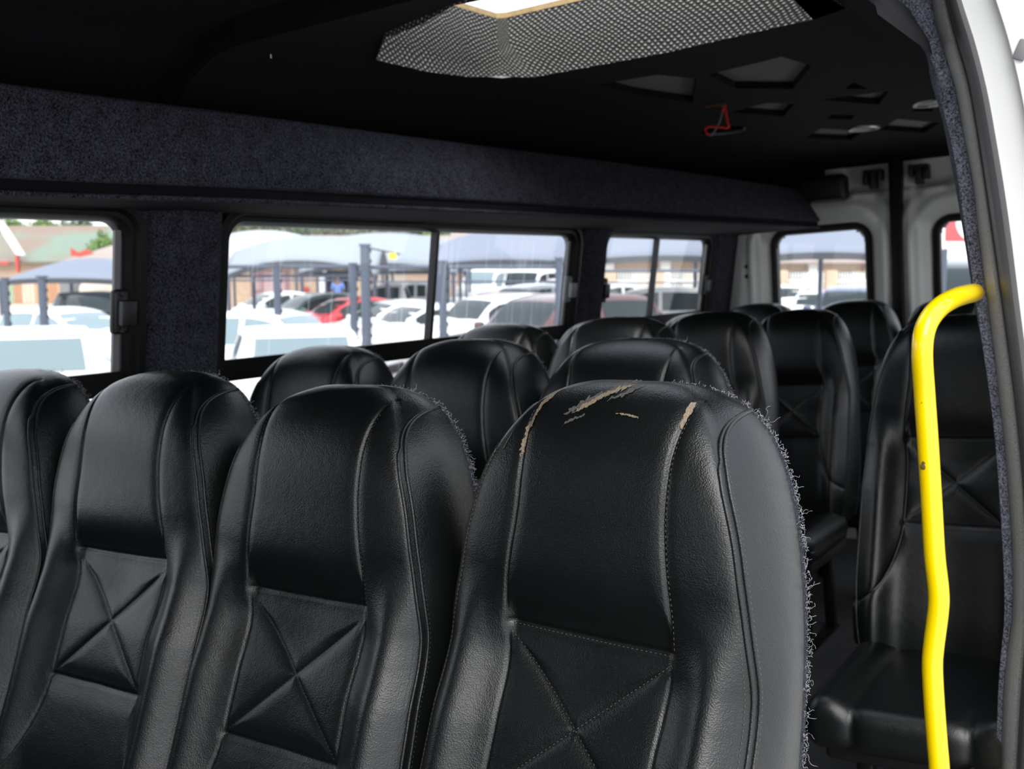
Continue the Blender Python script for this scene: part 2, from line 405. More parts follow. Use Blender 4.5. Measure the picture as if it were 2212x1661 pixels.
rows = [[(float(botx(y)) - .012, y, .284), (float(botx(y)) - .010, y, .262), (float(botx(y)) - .016, y, .256), (-2.062, y, .250)] for y in ys]
mb = MB(); mb.grid(rows); rel(mb).build('underside_panel', M_HEADLINER, shelf, 40, False)
mb = MB(); mb.tube([(float(botx(y)) - .006, y, .2555) for y in ys], .0055, 8); rel(mb).build('edge_welt', M_CARPET, shelf, 180)

# headliner: flat rear panel with the hatch hole, cut-out recesses and a wire hole; lower coves; a higher front panel
ZC = .59
HX0, HX1, HY0, HY1 = -1.60, -.655, 1.80, 2.46
hatch_loop = [(-1.645, 2.00), (-1.62, 2.35), (-1.585, 2.452), (-1.50, 2.475), (-.75, 2.475), (-.66, 2.43), (-.645, 1.95), (-.80, 1.74), (-1.25, 1.775), (-1.50, 1.86)]
def crop6(pts, z=ZC): return [tuple(at_z(1250 + x / 2.602, 100 + y / 2.602, z)[:2]) for x, y in pts]
RECESS = [crop6(p) for p in (
    [(105, 215), (440, 160), (662, 182), (640, 318), (300, 268)],
    [(720, 160), (1010, 92), (1140, 58), (1310, 110), (1205, 240), (880, 237)],
    [(850, 372), (1060, 318), (1215, 325), (1150, 395)],
    [(1365, 300), (1745, 252), (1690, 328), (1555, 318)],
    [(1495, 240), (1545, 203), (1630, 240)],
    [(1275, 517), (1360, 462), (1602, 476), (1530, 527)],
    [(1690, 470), (1790, 408), (2035, 432), (1940, 487)],
    [(1393, 408), (1425, 384), (1556, 388), (1530, 412)],
    [(1868, 366), (1925, 335), (2000, 352), (1985, 366)])]
hc = at_z(1250 + 805 / 2.602, 100 + 470 / 2.602, ZC)
whole = [(hc[0] + .085 * math.cos(t), hc[1] + .075 * math.sin(t)) for t in [2 * math.pi * i / 28 for i in range(28)]]
FX0, FX1 = -1.80, -.665 + .0
FX1 = 2 * XC + 1.80
outer = [(FX0, 1.70), (FX1, 1.70), (FX1, 5.10), (FX0, 5.10)]
mb = fill2d([outer, hatch_loop, whole] + RECESS, lambda x, y: (x, y, ZC))
def cove(y0, y1, dz, sgn, n=8):
    prof = [(.568, ZC), (.64, ZC - .012), (.72, ZC - .05), (.775, ZC - .105), (.81, ZC - .17), (.835, .36), (.85, .27)]
    return [[(XC + sgn * a, y, z + (dz if z > .3 else 0)) for a, z in prof] for y in (y0, y1)]
mb.grid(cove(1.70, 5.34, 0, -1)); mb.grid([r_[:5] + [(XC + .815, r_[0][1], .395)] for r_ in cove(1.70, 5.34, 0, 1)])
mb.grid([[(XC - .568, 1.70, z), (-.40, 1.70, z)] for z in (ZC, .70)])
mb.grid([[(FX0, y, z), (FX1, y, z)] for y, z in ((5.10, ZC), (5.20, ZC - .012), (5.27, ZC - .032), (5.31, ZC - .055))])
# front edge of the rear panel, up to the higher panel over the front rows
lowp = [(.568, ZC), (.64, ZC - .012), (.72, ZC - .05), (.775, ZC - .105), (.81, ZC - .17), (.835, .36), (.85, .27)]
hip = [(.55, .665), (.70, .645), (.815, .59), (.87, .505), (.90, .42), (.91, .36), (.91, .26)]
mb.grid([[(XC - a, 1.70, z) for a, z in lowp], [(XC - a, 1.715, z) for a, z in hip]])
mb.grid([[(XC + a, 1.70, z) for a, z in lowp[:5]], [(XC + a, 1.715, z) for a, z in ((.55, .665), (.70, .645), (.80, .59), (.83, .51), (.835, .44))]])
ceil = struct(mb.build('ceiling', M_HEADLINER, None, 0, False))
mb = MB()
prof = [(-.90, .27), (-.885, .40), (-.865, .50), (-.81, .58), (-.70, .635), (-.55, .655), (.55, .655), (.70, .635), (.79, .58), (.82, .50), (.83, .44)]
mb.grid([[(XC + a, y, z) for a, z in prof] for y in (-1.6, 1.74)]); struct(mb.build('trim_4', M_HEADLINER, None, 60, False))
mb = MB(); mb.grid([[(XC + a, y, .80) for a in (-1.0, 1.0)] for y in (-1.6, 1.7)]); 
mb.grid([[(XC + a, y, .80) for a in (-1.0, 1.0)] for y in (2.6, 5.4)])
mb.grid([[(XC + a, y, .80) for a in (-1.0, -.46)] for y in (1.7, 2.6)]); mb.grid([[(XC + a, y, .80) for a in (.66, 1.0)] for y in (1.7, 2.6)])
struct(mb.build('trim_5', M_WHITE, None, 0, False))
for k_, rc in enumerate(RECESS + [whole]):
    dz = .022 if k_ < len(RECESS) else .10
    mb = MB(); n = len(rc)
    mb.add([(x, y, ZC) for x, y in rc] + [(x, y, ZC + dz) for x, y in rc], [(i, (i + 1) % n, n + (i + 1) % n, n + i) for i in range(n)])
    o = mb.build('recess_edge', M_HEADLINER, ceil, 0, False)
    mb = MB(); mb.add([(x, y, ZC + dz) for x, y in rc], [tuple(range(n))])
    mb.build('recess_panel', M_RECESS if dz < .05 else M_HEADLINER, ceil, 0, False)

# roof hatch: woven lining round the well, plywood edge, open to the sky
hatch = empty('roof_hatch', (-1.12, 2.1, ZC), (0, 0, 0), 'open roof hatch lined in grey woven cloth, bright sky above', 'hatch')
m, n, l, b = new_mat('woven_lining')
uvn = n.new('ShaderNodeUVMap'); uvn.uv_map = 'UVMap'
sep = n.new('ShaderNodeSeparateXYZ')
nz = n.new('ShaderNodeTexNoise'); nz.inputs['Scale'].default_value = 26; nz.inputs['Detail'].default_value = 2
l.new(uvn.outputs[0], nz.inputs['Vector'])
vm = n.new('ShaderNodeVectorMath'); vm.operation = 'MULTIPLY_ADD'; vm.inputs[1].default_value = (.010, .010, 0)
l.new(nz.outputs['Color'], vm.inputs[0]); l.new(uvn.outputs[0], vm.inputs[2]); l.new(vm.outputs[0], sep.inputs[0])
def mth(op, a, b_=None):
    q = n.new('ShaderNodeMath'); q.operation = op
    for i_, w_ in enumerate((a, b_)):
        if w_ is None: continue
        if isinstance(w_, (int, float)): q.inputs[i_].default_value = w_
        else: l.new(w_, q.inputs[i_])
    return q.outputs[0]
su = mth('SINE', mth('MULTIPLY', mth('ADD', sep.outputs[0], sep.outputs[1]), 420.)); sv = mth('SINE', mth('MULTIPLY', mth('SUBTRACT', mth('MULTIPLY', sep.outputs[1], 1.5), mth('MULTIPLY', sep.outputs[0], .75)), 420.))
h = mth('MULTIPLY', mth('ADD', su, 1.), mth('ADD', sv, 1.))
rp = n.new('ShaderNodeValToRGB'); rp.color_ramp.elements[0].position = .25; rp.color_ramp.elements[0].color = (.05, .05, .047, 1)
rp.color_ramp.elements[1].position = .75; rp.color_ramp.elements[1].color = (.52, .51, .48, 1)
hh = mth('MULTIPLY', h, .33); l.new(hh, rp.inputs[0]); l.new(rp.outputs[0], b.inputs['Base Color']); b.inputs['Roughness'].default_value = .95
b.inputs['Specular IOR Level'].default_value = .1
bp = n.new('ShaderNodeBump'); bp.inputs['Strength'].default_value = .9; bp.inputs['Distance'].default_value = .004; l.new(h, bp.inputs['Height']); l.new(bp.outputs[0], b.inputs['Normal'])
M_WOVEN = m
ZT = .745
top_loop = [(-1.60, 1.95), (-1.592, 2.30), (-1.585, 2.440), (-1.560, 2.455), (-.70, 2.455), (-.67, 2.42), (-.655, 1.95), (-.66, 1.80), (-1.25, 1.80), (-1.56, 1.80)]
def ring_of(a, b_, t):
    """loop a at the ceiling blends to loop b_ at the roof"""
    return [(x0 + (x1 - x0) * t, y0 + (y1 - y0) * t) for (x0, y0), (x1, y1) in zip(a, b_)]
def dense(lp, kk=10):
    out = []
    for i in range(len(lp)):
        a = np.array(lp[i]); c = np.array(lp[(i + 1) % len(lp)])
        for j in range(kk): out.append(tuple(a + (c - a) * j / kk))
    return out
A, B = dense(hatch_loop), dense(top_loop); rows = []; uv = []
per = np.r_[0, np.cumsum([math.dist(A[i], A[i + 1]) for i in range(len(A) - 1)])]
prs = np.random.default_rng(5); sag = np.interp(np.arange(len(A)), np.arange(0, len(A) + 9, 5), prs.normal(0, .008, len(np.arange(0, len(A) + 9, 5))))
for t, z in ((0, ZC - .004), (.04, ZC + .004), (.25, ZC + .03), (.6, ZC + .09), (.9, ZT - .02), (1, ZT)):
    L = ring_of(A, B, smoothstep(0, .6, t) if t < 1 else 1)
    rows.append([(x + 1.12, y - 2.1, z - ZC + (sag[i] if t < .1 else 0)) for i, (x, y) in enumerate(L)]); uv += [(per[i], z) for i in range(len(L))]
mb = MB(); mb.grid(rows, closed_u=True); mb.build('woven_lining', M_WOVEN, hatch, 60, False, uv)
mb = MB(); L1 = [(x, y) for x, y in B]; cxm, cym = -1.12, 2.12
L0 = [(cxm + (x - cxm) * 1.03, cym + (y - cym) * 1.03) for x, y in B]
mb.grid([[(x + 1.12, y - 2.1, z - ZC) for x, y in L] for L, z in ((L1, ZT - .002), (L1, ZT + .014), (L0, ZT + .014), (L0, ZT - .002))], closed_u=True)
mb.build('plywood_rim', M_WOOD, hatch, 0, False)
# two round ceiling lamps, and the wires hanging at the open hole
for (u, v, lab, r_) in ((1866, 276, 'round ceiling lamp ring left of the other, near the rear doors', .062), (2010, 222, 'round ceiling lamp ring right beside the carpeted door edge', .062)):
    p = at_z(u, v, ZC); lt = empty('ceiling_lamp', tuple(p), (0, 0, 0), lab, 'lamp', 'round headliner lamps')
    mb = MB(); mb.lathe([(r_ * .72, -.002), (r_ * .74, -.008), (r_ * .95, -.008), (r_, -.004), (r_, 0)], (0, 0, 0), (0, 0, 1), 30); mb.build('bezel', M_CHROME, lt, 40)
    mb = MB(); mb.disc((0, 0, -.003), (0, 0, 1), r_ * .72); mb.build('lens', M_GREYPL, lt, 0)
c6 = lambda x, y, z: at_z(1250 + x / 2.602, 100 + y / 2.602, z)
p0 = c6(800, 295, ZC); yw = p0[1] + .12
def c6y(x, y): return at_y(1250 + x / 2.602, 100 + y / 2.602, yw)
wires = empty('hanging_wires', tuple(p0), (0, 0, 0), 'loose red and black wires dangling from a hole in the headliner', 'wire')
def wire(name, pts, mat, r=.0036):
    q = smooth_path(pts, 40) - np.array(p0); mb = MB(); mb.tube(q, r, 7); mb.build(name, mat, wires, 180)
up_ = c6y(822, 292); top_ = np.array([up_[0], up_[1] - .03, ZC])
wire('red_wire', [top_, c6y(822, 300), c6y(826, 360), c6y(836, 420), c6y(843, 456), c6y(800, 455), c6y(735, 452), c6y(712, 468), c6y(722, 490), c6y(742, 496)], M_RED)
wire('red_wire', [c6y(815, 350), c6y(808, 372)], M_RED)
wire('black_wire', [np.array([top_[0] - .02, top_[1], ZC]), c6y(812, 340), c6y(800, 400), c6y(785, 440), c6y(765, 475), c6y(742, 505)], M_GREYPL, .0026)
wire('tape_end', [np.array([top_[0] - .05, top_[1] - .02, ZC - .003]), np.array([top_[0] + .02, top_[1] - .02, ZC - .004])], simple('brown_tape', (.10, .03, .01), .8), .006)
rm = MB(); q = [(whole[i][0], whole[i][1], ZC - .003) for i in range(1, 13)]; rm.tube(q, .005, 6); rm.build('hole_rim', M_GREYPL, ceil, 60)
# coat hook on the rib at the front of the rear headliner
pk = at_x(590, 95, -1.79)
hk = empty('coat_hook', tuple(pk), (0, 0, 0), 'tiny metal hook on the dark headliner above the shelf', 'hook')
mb = MB(); mb.tube(smooth_path([(-.012, 0, .012), (.008, 0, .012), (.014, 0, .002), (.004, 0, -.008), (-.008, 0, -.006)], 16), .0035, 8); mb.build('hook_wire', M_CHROME, hk)
mb = MB(); mb.tube([(-.01, .0, -.008), (-.012, .002, -.03)], .002, 6); mb.build('tail', M_CHROME, hk)

# ---------------------------------------------------------------- rear doors
YR = 5.30
def rear_door(name, x0, x1, wx0, wx1, wz0, wz1, sgn, bars):
    root = empty(name, ((x0 + x1) / 2, YR, FL), (0, 0, 0), kind='structure')
    ox, oz = (x0 + x1) / 2, FL
    nx, nz_ = int((x1 - x0) / .009) + 1, int((.57 - FL) / .012) + 1
    X, Z = np.meshgrid(np.linspace(x0, x1, nx), np.linspace(FL, .57, nz_), indexing='ij')
    mx_, mz_ = (wx0 + wx1) / 2, (wz0 + wz1) / 2; hx, hz = (wx1 - wx0) / 2, (wz1 - wz0) / 2; rr = .07
    qx = np.abs(X - mx_) - hx + rr; qz = np.abs(Z - mz_) - hz + rr
    D = np.hypot(np.maximum(qx, 0), np.maximum(qz, 0)) + np.minimum(np.maximum(qx, qz), 0) - rr
    Yd = .030 * smoothstep(.085, .03, D) - .018 * np.exp(-((D - .115) / .026) ** 2) + .026 * smoothstep(.17, .22, D) * smoothstep(-.5, .1, Z)
    ed = np.minimum(X - x0, x1 - X); Yd = Yd - .030 * smoothstep(.075, .03, ed) * smoothstep(.0, .02, D)
    for (bx, bz, bw, bh, hgt) in bars:
        Yd = Yd - hgt * smoothstep(bw + .012, bw - .006, np.abs(X - bx)) * smoothstep(bh + .012, bh - .006, np.abs(Z - bz))
    P = np.stack([X - ox, Yd, Z - oz], -1); n_, m_ = X.shape
    mb = MB(); mb.v = [tuple(p) for p in P.reshape(-1, 3)]
    mb.f = [(i * m_ + j, (i + 1) * m_ + j, (i + 1) * m_ + j + 1, i * m_ + j + 1) for i in range(n_ - 1) for j in range(m_ - 1) if D[i:i + 2, j:j + 2].max() > .004]
    mb.build('panel', M_WHITE, root, 180, False)
    L = []
    for (g, off) in ((.034, .030), (.034, .018), (.026, .010), (.008, .010), (0, .018), (0, .06)):
        L.append([(x - ox, off, z - oz) for x, z in rrect(wx0 - g, wx1 + g, wz0 - g, wz1 + g, .055 + g, 8)])
    mb = MB(); mb.grid(L, closed_u=True); mb.build('window_seal', M_RUBBER, root, 40)
    mb = MB(); mb.add([(wx0 - ox, .045, wz0 - oz), (wx1 - ox, .045, wz0 - oz), (wx1 - ox, .045, wz1 - oz), (wx0 - ox, .045, wz1 - oz)], [(0, 1, 2, 3)]); mb.build('pane', M_GLASS2, root, 0)
    # latch hardware near the top of the split
    lx = x1 - .075 if sgn < 0 else x0 + .075
    mb = MB()
    for dx, w_, h_, dz in ((-.045, .012, .035, .0), (-.012, .016, .052, -.005), (.022, .010, .03, .012), (-.012, .045, .010, .028)):
        mb.rbox(lx + sgn * -dx - w_ - ox, lx + sgn * -dx + w_ - ox, -.055, .01, .475 + dz - h_ - oz, .475 + dz + h_ * .5 - oz, .006)
    mb.build('latch_hardware', M_BLACK, root, 40)
    return root
rear_door('door_1', -1.985, XC - .018, -1.838, -1.398, -.50, .236, -1, [(-1.385, .402, .06, .010, .016), (-1.36, .49, .11, .08, -.02), (-1.9, .37, .05, .02, .01)])
rear_door('door_2', XC + .018, -.47, -1.052, -.612, -.50, .236, 1, [(-1.085, .402, .06, .010, .016), (-1.1, .49, .11, .08, -.02)])
mb = MB(); mb.rbox(XC - .028, XC + .026, YR - .062, YR + .05, FL, .56, .008); struct(mb.build('trim_6', M_RUBBER, None, 40))
mb = MB(); mb.rbox(-2.12, -1.975, YR - .035, YR + .05, FL, .57, .015); mb.rbox(-.49, -.33, YR - .035, YR + .05, FL, .57, .015)
mb.box(-2.2, -.3, YR + .0, YR + .04, .55, .80)
dp = struct(mb.build('trim_7', M_WHITE, None, 40))
for v in (576, 597):
    p = at_y(1613, v, YR - .036); mb = MB(); mb.lathe([(0, -.004), (.009, -.004), (.0115, 0), (.0115, .004)], tuple(p), (0, 1, 0), 18); mb.build('bolt_hole', M_RUBBER, dp, 40)
mb = MB(); mb.rbox(-2.08, -1.565, 5.235, 5.275, .455, .60, .01); mb.box(-2.1, -1.9, 5.23, 5.27, .30, .46); struct(mb.build('trim_12', M_HEADLINER, None, 40))
# unseen bulkhead added to keep front light off the seats, with a windscreen opening
mb = fill2d([[(-2.35, FL), (-.30, FL), (-.30, .62), (-2.35, .62)], rrect(-2.0, -.5, .02, .36, .08, 6)], lambda a, b: (a, -.95, b)); struct(mb.build('wall_light_block', M_BLACK, None, 0, False))
bx = empty('cover_panel', (-1.60, YR - .03, .43), (0, 0, 0), 'black rounded cover at the rear end of the overhead shelf', 'panel')
mb = MB(); mb.rbox(-.10, .145, -.05, .04, -.055, .075, .03, 4); mb.build('cover', M_BLACK, bx, 60)

# ---------------------------------------------------------------- right wall and doorway edge
mb = MB()
RWX = lambda z: 2 * XC - wall_x(z) + .06
rh = [rrect(2.5, 3.6, -.40, .226, .06, 5), rrect(3.9, 5.0, -.40, .226, .06, 5)]
mb = fill2d([[(2.14, -.6), (5.34, -.6), (5.34, .5), (2.14, .5)]] + rh, lambda y, z: (RWX(z), y, z))
mb.add([(RWX(-.6), 2.14, -.6), (RWX(-.6), 5.34, -.6), (RWX(-.6) + .03, 5.34, FL), (RWX(-.6) + .03, 2.14, FL)], [(0, 1, 2, 3)])
struct(mb.build('wall_right', M_CARPET, None, 0, False))
yj = {}
P_in = [(1800, -60), (1870, -8), (1935, 45), (1995, 105), (2012, 180), (2035, 258), (2058, 372), (2080, 500), (2104, 650), (2124, 760), (2140, 860), (2152, 980), (2160, 1100), (2168, 1220), (2172, 1330), (2166, 1420), (2162, 1520), (2160, 1661), (2160, 1760)]
P_1 = [(2006, -60), (2012, 0), (2022, 60), (2048, 140), (2065, 200), (2080, 285), (2100, 390), (2113, 505), (2132, 650), (2146, 755), (2158, 860), (2171, 980), (2181, 1100), (2187, 1220), (2186, 1330), (2174, 1420), (2166, 1520), (2163, 1661), (2163, 1760)]
P_2 = [(2032, -60), (2042, 0), (2062, 80), (2086, 160), (2098, 215), (2112, 300), (2127, 400), (2143, 510), (2163, 650), (2178, 760), (2192, 870), (2204, 985), (2213, 1100), (2218, 1220), (2218, 1330), (2212, 1420), (2204, 1520), (2196, 1661), (2192, 1760)]
P_3 = [(2062, -60), (2076, 0), (2104, 88), (2124, 165), (2137, 225), (2152, 310), (2167, 400), (2182, 505), (2200, 650), (2214, 760), (2226, 870), (2237, 985), (2244, 1100), (2248, 1220), (2246, 1330), (2238, 1420), (2230, 1520), (2222, 1661), (2218, 1760)]
def pl(P, y): return smooth_path([at_y(u, v, y) for u, v in P], 110)
def low(P):                                  # carry each strip straight down to the floor
    e = P[-1]; return np.vstack([P, [[e[0], e[1], -1.25]]])
def band(name, lines, mat, sm=60):
    L = [low(q) for q in lines]; rows = list(map(list, zip(*L)))
    mb = MB(); mb.grid(rows); return struct(mb.build(name, mat, None, sm, False))
Qin, Q1, Q2, Q3 = pl(P_in, 2.13), pl(P_1, 2.085), pl(P_2, 2.055), pl(P_3, 2.03)
inner = Qin + np.array([-.004, .07, 0]); inner2 = Qin + np.array([.0, .16, 0])
mid = (Qin + Q1) / 2 + np.array([-.004, -.02, 0])
band('trim_8', [inner2, inner, Qin + np.array([-.002, .02, 0]), Qin, mid, Q1 + np.array([0, .0, 0]), Q1 + np.array([.003, .02, 0])], M_CARPET_LIT)
m1 = Q1 * .6 + Q2 * .4 + np.array([0, -.014, 0]); 
band('trim_9', [Q1 + np.array([.0, .02, 0]), Q1 + np.array([.001, -.002, 0]), m1, Q2 * .8 + Q1 * .2 + np.array([0, -.012, 0]), Q2, Q2 + np.array([.001, .02, 0])], M_TRIMLEATHER)
mm = MB(); stitches(mm, low(Q2 + np.array([-.0035, -.0095, .0])), .008, .0055, .0009); struct(mm.build('trim_11', M_FOAM, None, 180))
m2 = (Q2 + Q3) / 2
band('trim_10', [Q2 + np.array([0, .01, 0]), Q2 * .85 + Q3 * .15 + np.array([0, -.012, 0]), m2 + np.array([0, -.022, 0]), Q2 * .2 + Q3 * .8 + np.array([0, -.016, 0]), Q3, Q3 + np.array([0, .02, 0])], M_SEAL)
# white painted pillar outside the seal
w0 = Q3 + np.array([-.004, .008, 0]); w1 = Q3 + np.array([.05, .0, 0]); w2 = Q3 + np.array([.055, -.02, 0]); w3 = Q3 + np.array([.16, -.02, 0]); w4 = Q3 + np.array([.17, .05, 0]); w5 = Q3 + np.array([.175, 1.2, 0])
wp_ = band('wall_outer', [w0, w1, w2, w3, w4, w5], M_BODY)
stp = at_y(2197, 112, 2.008)
mb = MB(); mb.rbox(-.004, .016, -.004, .004, -.012, .022, .003, 2, Matrix.Translation(tuple(stp)) @ Matrix.Rotation(R(25), 4, 'Y')); mb.build('striker_plate', M_GREYPL, wp_, 40)

# yellow grab rail
ry = 1.86
rail = empty('grab_rail', (-.40, ry, FL), (0, 0, 0), 'bright yellow bent grab rail at the doorway', 'rail')
pts = [at_y(2118, 632, 2.15), at_y(2097, 634, 2.06), at_y(2060, 645, 1.97), at_y(2025, 668, 1.90), at_y(2000, 706, ry), at_y(1992, 760, ry - .01), at_y(1997, 850, ry), at_y(2004, 950, ry), at_y(2012, 1080, ry), at_y(2019, 1200, ry), at_y(2027, 1272, ry), at_y(2027, 1315, ry), at_y(2017, 1395, ry), at_y(2014, 1440, ry), at_y(2018, 1520, ry), at_y(2024, 1600, ry), at_y(2030, 1680, ry)]
e = pts[-1]; pts.append(np.array([e[0], e[1], -1.0])); pts.append(np.array([e[0], e[1], -1.29]))
q = smooth_path(pts, 150) - np.array([-.40, ry, FL])
mb = MB(); mb.tube(q, .0172, 24); mb.build('tube', M_YELLOW, rail, 180)
for (u, v, s_) in ((1996, 1000, .004), (1995, 1008, .006), (1997, 1012, .003), (1991, 822, .0018), (1991, 870, .0015)):
    p = at_y(u, v, ry - .0155) - np.array([-.40, ry, FL]); mb = MB(); mb.lathe([(0, .0016), (s_ * .6, .0014), (s_, 0)], tuple(p), (0, -1, 0), 7); mb.build('paint_chip', M_SCUFF, rail, 0)
pf = pts[0] - np.array([-.40, ry, FL]); mb = MB(); mb.lathe([(.0175, -.012), (.021, -.008), (.021, 0)], tuple(pf), (0, 1, 0), 20); mb.build('flange', M_YELLOW, rail, 40)
# ---------------------------------------------------------------- seats
# seat frame: origin on the floor under the seam between headrest pad and quilted panel; +x = seat's right in the picture
ZS = .915
_t = [0, .1, .2, .3, .4, .5, .58, .68, .76, .83, .89, .94, .975, 1]
F_z = pchip(_t, [-.50, -.42, -.32, -.22, -.12, -.02, .06, .14, .195, .235, .262, .279, .287, .290])
F_w = pchip(_t, [.205, .217, .221, .220, .218, .214, .207, .196, .181, .160, .133, .096, .056, .002])
F_c = pchip(_t, [-.165, -.155, -.125, -.084, -.045, -.004, -.006, .004, .016, .032, .052, .075, .096, .116])
F_b = pchip(_t, [.02, .035, .06, .083, .108, .13, .145, .152, .154, .154, .151, .146, .136, .118])
_tt = np.linspace(0, 1, 800); _zz = F_z(_tt)
def tau_of_z(z): return np.interp(z, _zz, _tt)
def seam_x(z):                                    # half distance between the two long headrest seams
    return .116 - .014 * smoothstep(.02, .16, z) + .006 * smoothstep(.2, .28, z)
SEAM_MAIN = []
for sg in (-1, 1):
    SEAM_MAIN.append([(sg * float(seam_x(z)), z) for z in np.linspace(.292, 0, 26)])
    SEAM_MAIN.append([(sg * .116, 0), (sg * .111, -.06), (sg * .109, -.12), (sg * .111, -.195)])
    SEAM_MAIN.append([tuple(p) for p in smooth_path([(sg * .111, -.195), (sg * .117, -.23), (sg * .132, -.28), (sg * .158, -.33), (sg * .208, -.375)], 14)])
SEAM_H = [[(-.116, 0), (-.03, -.002), (.03, -.002), (.116, 0)], [(-.111, -.195), (-.03, -.197), (.03, -.197), (.111, -.195)]]
SEAM_X = [[(-.113, -.012), (.106, -.188)], [(.113, -.012), (-.106, -.188)]]
def seg_dist(x, z, lines):
    d = np.full(np.shape(x), 9.)
    for ln in lines:
        for (ax, az), (bx, bz) in zip(ln[:-1], ln[1:]):
            ex, ez = bx - ax, bz - az; L = ex * ex + ez * ez
            if L < 1e-12: continue
            t = np.clip(((x - ax) * ex + (z - az) * ez) / L, 0, 1)
            d = np.minimum(d, np.hypot(x - ax - t * ex, z - az - t * ez))
    return d
def grooves(x, z):
    g = lambda d, w: np.exp(-(d / w) ** 2)
    dm = seg_dist(x, z, SEAM_MAIN); dh0 = seg_dist(x, z, SEAM_H[:1]); dh1 = seg_dist(x, z, SEAM_H[1:]); dx = seg_dist(x, z, SEAM_X)
    fx = smoothstep(.128, .106, np.abs(x))
    ft = .35 + .65 * smoothstep(.284, .262, z)
    r = (.0034 * g(dm, .0026) + .0024 * g(dm, .010)) * ft
    r = np.maximum(r, .0034 * g(dh0, .0028) + fx * .011 * g(dh0, np.where(z > 0, .036, .024)))
    r = np.maximum(r, .0034 * g(dh1, .0028) + fx * .006 * g(dh1, .020))
    r = np.maximum(r, .0026 * g(dx, .0026) + .0026 * g(dx, .0095))
    return r
F_wr = pchip([-.5, -.15, -.03, .05, .12, .2, .25, .27, .29], [.975, .985, .98, .95, .925, .885, .88, .90, .95])
def section(tau):
    w = F_w(tau); c = F_c(tau); b = F_b(tau); z = F_z(tau)
    wp = w * F_wr(z); roll = np.minimum(.020 + .004 * smoothstep(.05, -.1, z) + .014 * smoothstep(.17, .27, z), .62 * (b - c))
    return w, wp, c, b, z, roll
def front_xyz(tau, s, groove=True):
    w, wp, c, b, z, roll = section(tau)
    x = wp * s
    a = np.clip(np.abs(s), 0, 1); p = 2.7
    y = c + roll * (1 - (1 - a ** p) ** (1 / p))
    k = smoothstep(.07, -.06, z)
    y = y - k * .036 * np.exp(-((np.abs(x) - .172) / .036) ** 2) + k * .006 * np.exp(-(x / .07) ** 2)
    if groove: y = y + grooves(x, z + 0 * x)
    return np.stack([x, y, z + 0 * x], -1)
def gusset_xyz(tau, g, sg):
    w, wp, c, b, z, roll = section(tau)
    x = wp + (w - wp) * g + .010 * np.sin(np.pi * g) * np.minimum(1, w / .12)
    y = (c + roll) + (b - .004 - c - roll) * g
    k = smoothstep(.07, -.06, z)
    y = y - (1 - g) * k * .036 * np.exp(-((wp - .172) / .036) ** 2)
    return np.stack([sg * x, y, z + 0 * x], -1)
def at_front(x, z, off=.0009):
    """point just proud of the front face at local (x, z)"""
    tau = tau_of_z(z); wp = section(tau)[1]
    p = front_xyz(np.array(tau), np.array(np.clip(x / wp, -.999, .999)))
    return np.array([x, p[1] - off, z + ZS])

NS, NT, NG = 211, 380, 14
k = np.linspace(-1, 1, NS); S_S = .62 * k + .38 * np.sin(np.pi * k / 2)
S_S[0], S_S[-1] = -1, 1
S_T = np.linspace(0, .9995, NT)
Tg, Sg = np.meshgrid(S_T, S_S, indexing='ij')
Pf = front_xyz(Tg, Sg)
gg = np.linspace(1 / NG, 1, NG)
Tq, Gq = np.meshgrid(S_T, gg, indexing='ij')
Pr = gusset_xyz(Tq, Gq, 1); Pl = gusset_xyz(Tq, Gq, -1)[:, ::-1]
BACKREST = np.concatenate([Pl, Pf, Pr], 1); BACKREST[..., 2] += ZS
mb = MB(); mb.grid(BACKREST)
ME = {}
ME['backrest'] = mesh_only(mb, 'backrest', M_LEATHER, 180, False)

# carpeted shell on the back, standing a little proud of the cover all round
rows = []
for g, off in ((.92, -.001), (.98, .0018), (1.0, .0026), (1.03, .002)):
    w, wp, c, b, z, roll = section(S_T[::3])
    rows.append((w + off, b - .008 + (g - .95) * .09, z - .002 * smoothstep(.2, .29, z)))
ring = []
for (w, y, z) in rows:
    left = np.stack([-w, y, z + ZS], -1); right = np.stack([w, y, z + ZS], -1)[::-1]
    ring.append(np.concatenate([left, right]))
last = ring[-1].copy()
for f_ in (.9, .6, .3, .05):
    q = last.copy(); q[:, 0] *= f_; q[:, 1] += .016 * (1 - f_); ring.append(q)
mb = MB(); mb.grid(np.array(ring)); ME['back_shell'] = mesh_only(mb, 'back_shell', M_SHELLBACK)

# piping: double welt round the gusset, turning back over the shoulder
def piping_path(sg, dg):
    pts = []
    for t in np.linspace(0, tau_of_z(.204), 90):
        if dg >= 0: p = gusset_xyz(np.array(t), np.array(dg), sg)
        else: p = front_xyz(np.array(t), np.array(sg * (1 + dg)))
        pts.append(p)
    for a in np.linspace(.03, 1, 34):
        zt = .204 + .052 * math.sin(a * math.pi / 2) ** .62
        g = max(dg, 0) + (1 - max(dg, 0)) * (1 - math.cos(a * math.pi / 2) ** .62)
        pts.append(gusset_xyz(np.array(tau_of_z(zt - dg * .012)), np.array(g), sg))
    pts = np.array(pts); pts[:, 2] += ZS
    nrm = np.array([sg * .75, -.66, 0])
    return pts, nrm
for sg, nm in ((1, 'piping_r'), (-1, 'piping_l')):
    mb = MB()
    for dg in (-.004, .055):
        p, nrm = piping_path(sg, dg); mb.tube(p + nrm * .0004, .0026, 8)
    ME[nm] = mesh_only(mb, 'piping', M_PIPING)

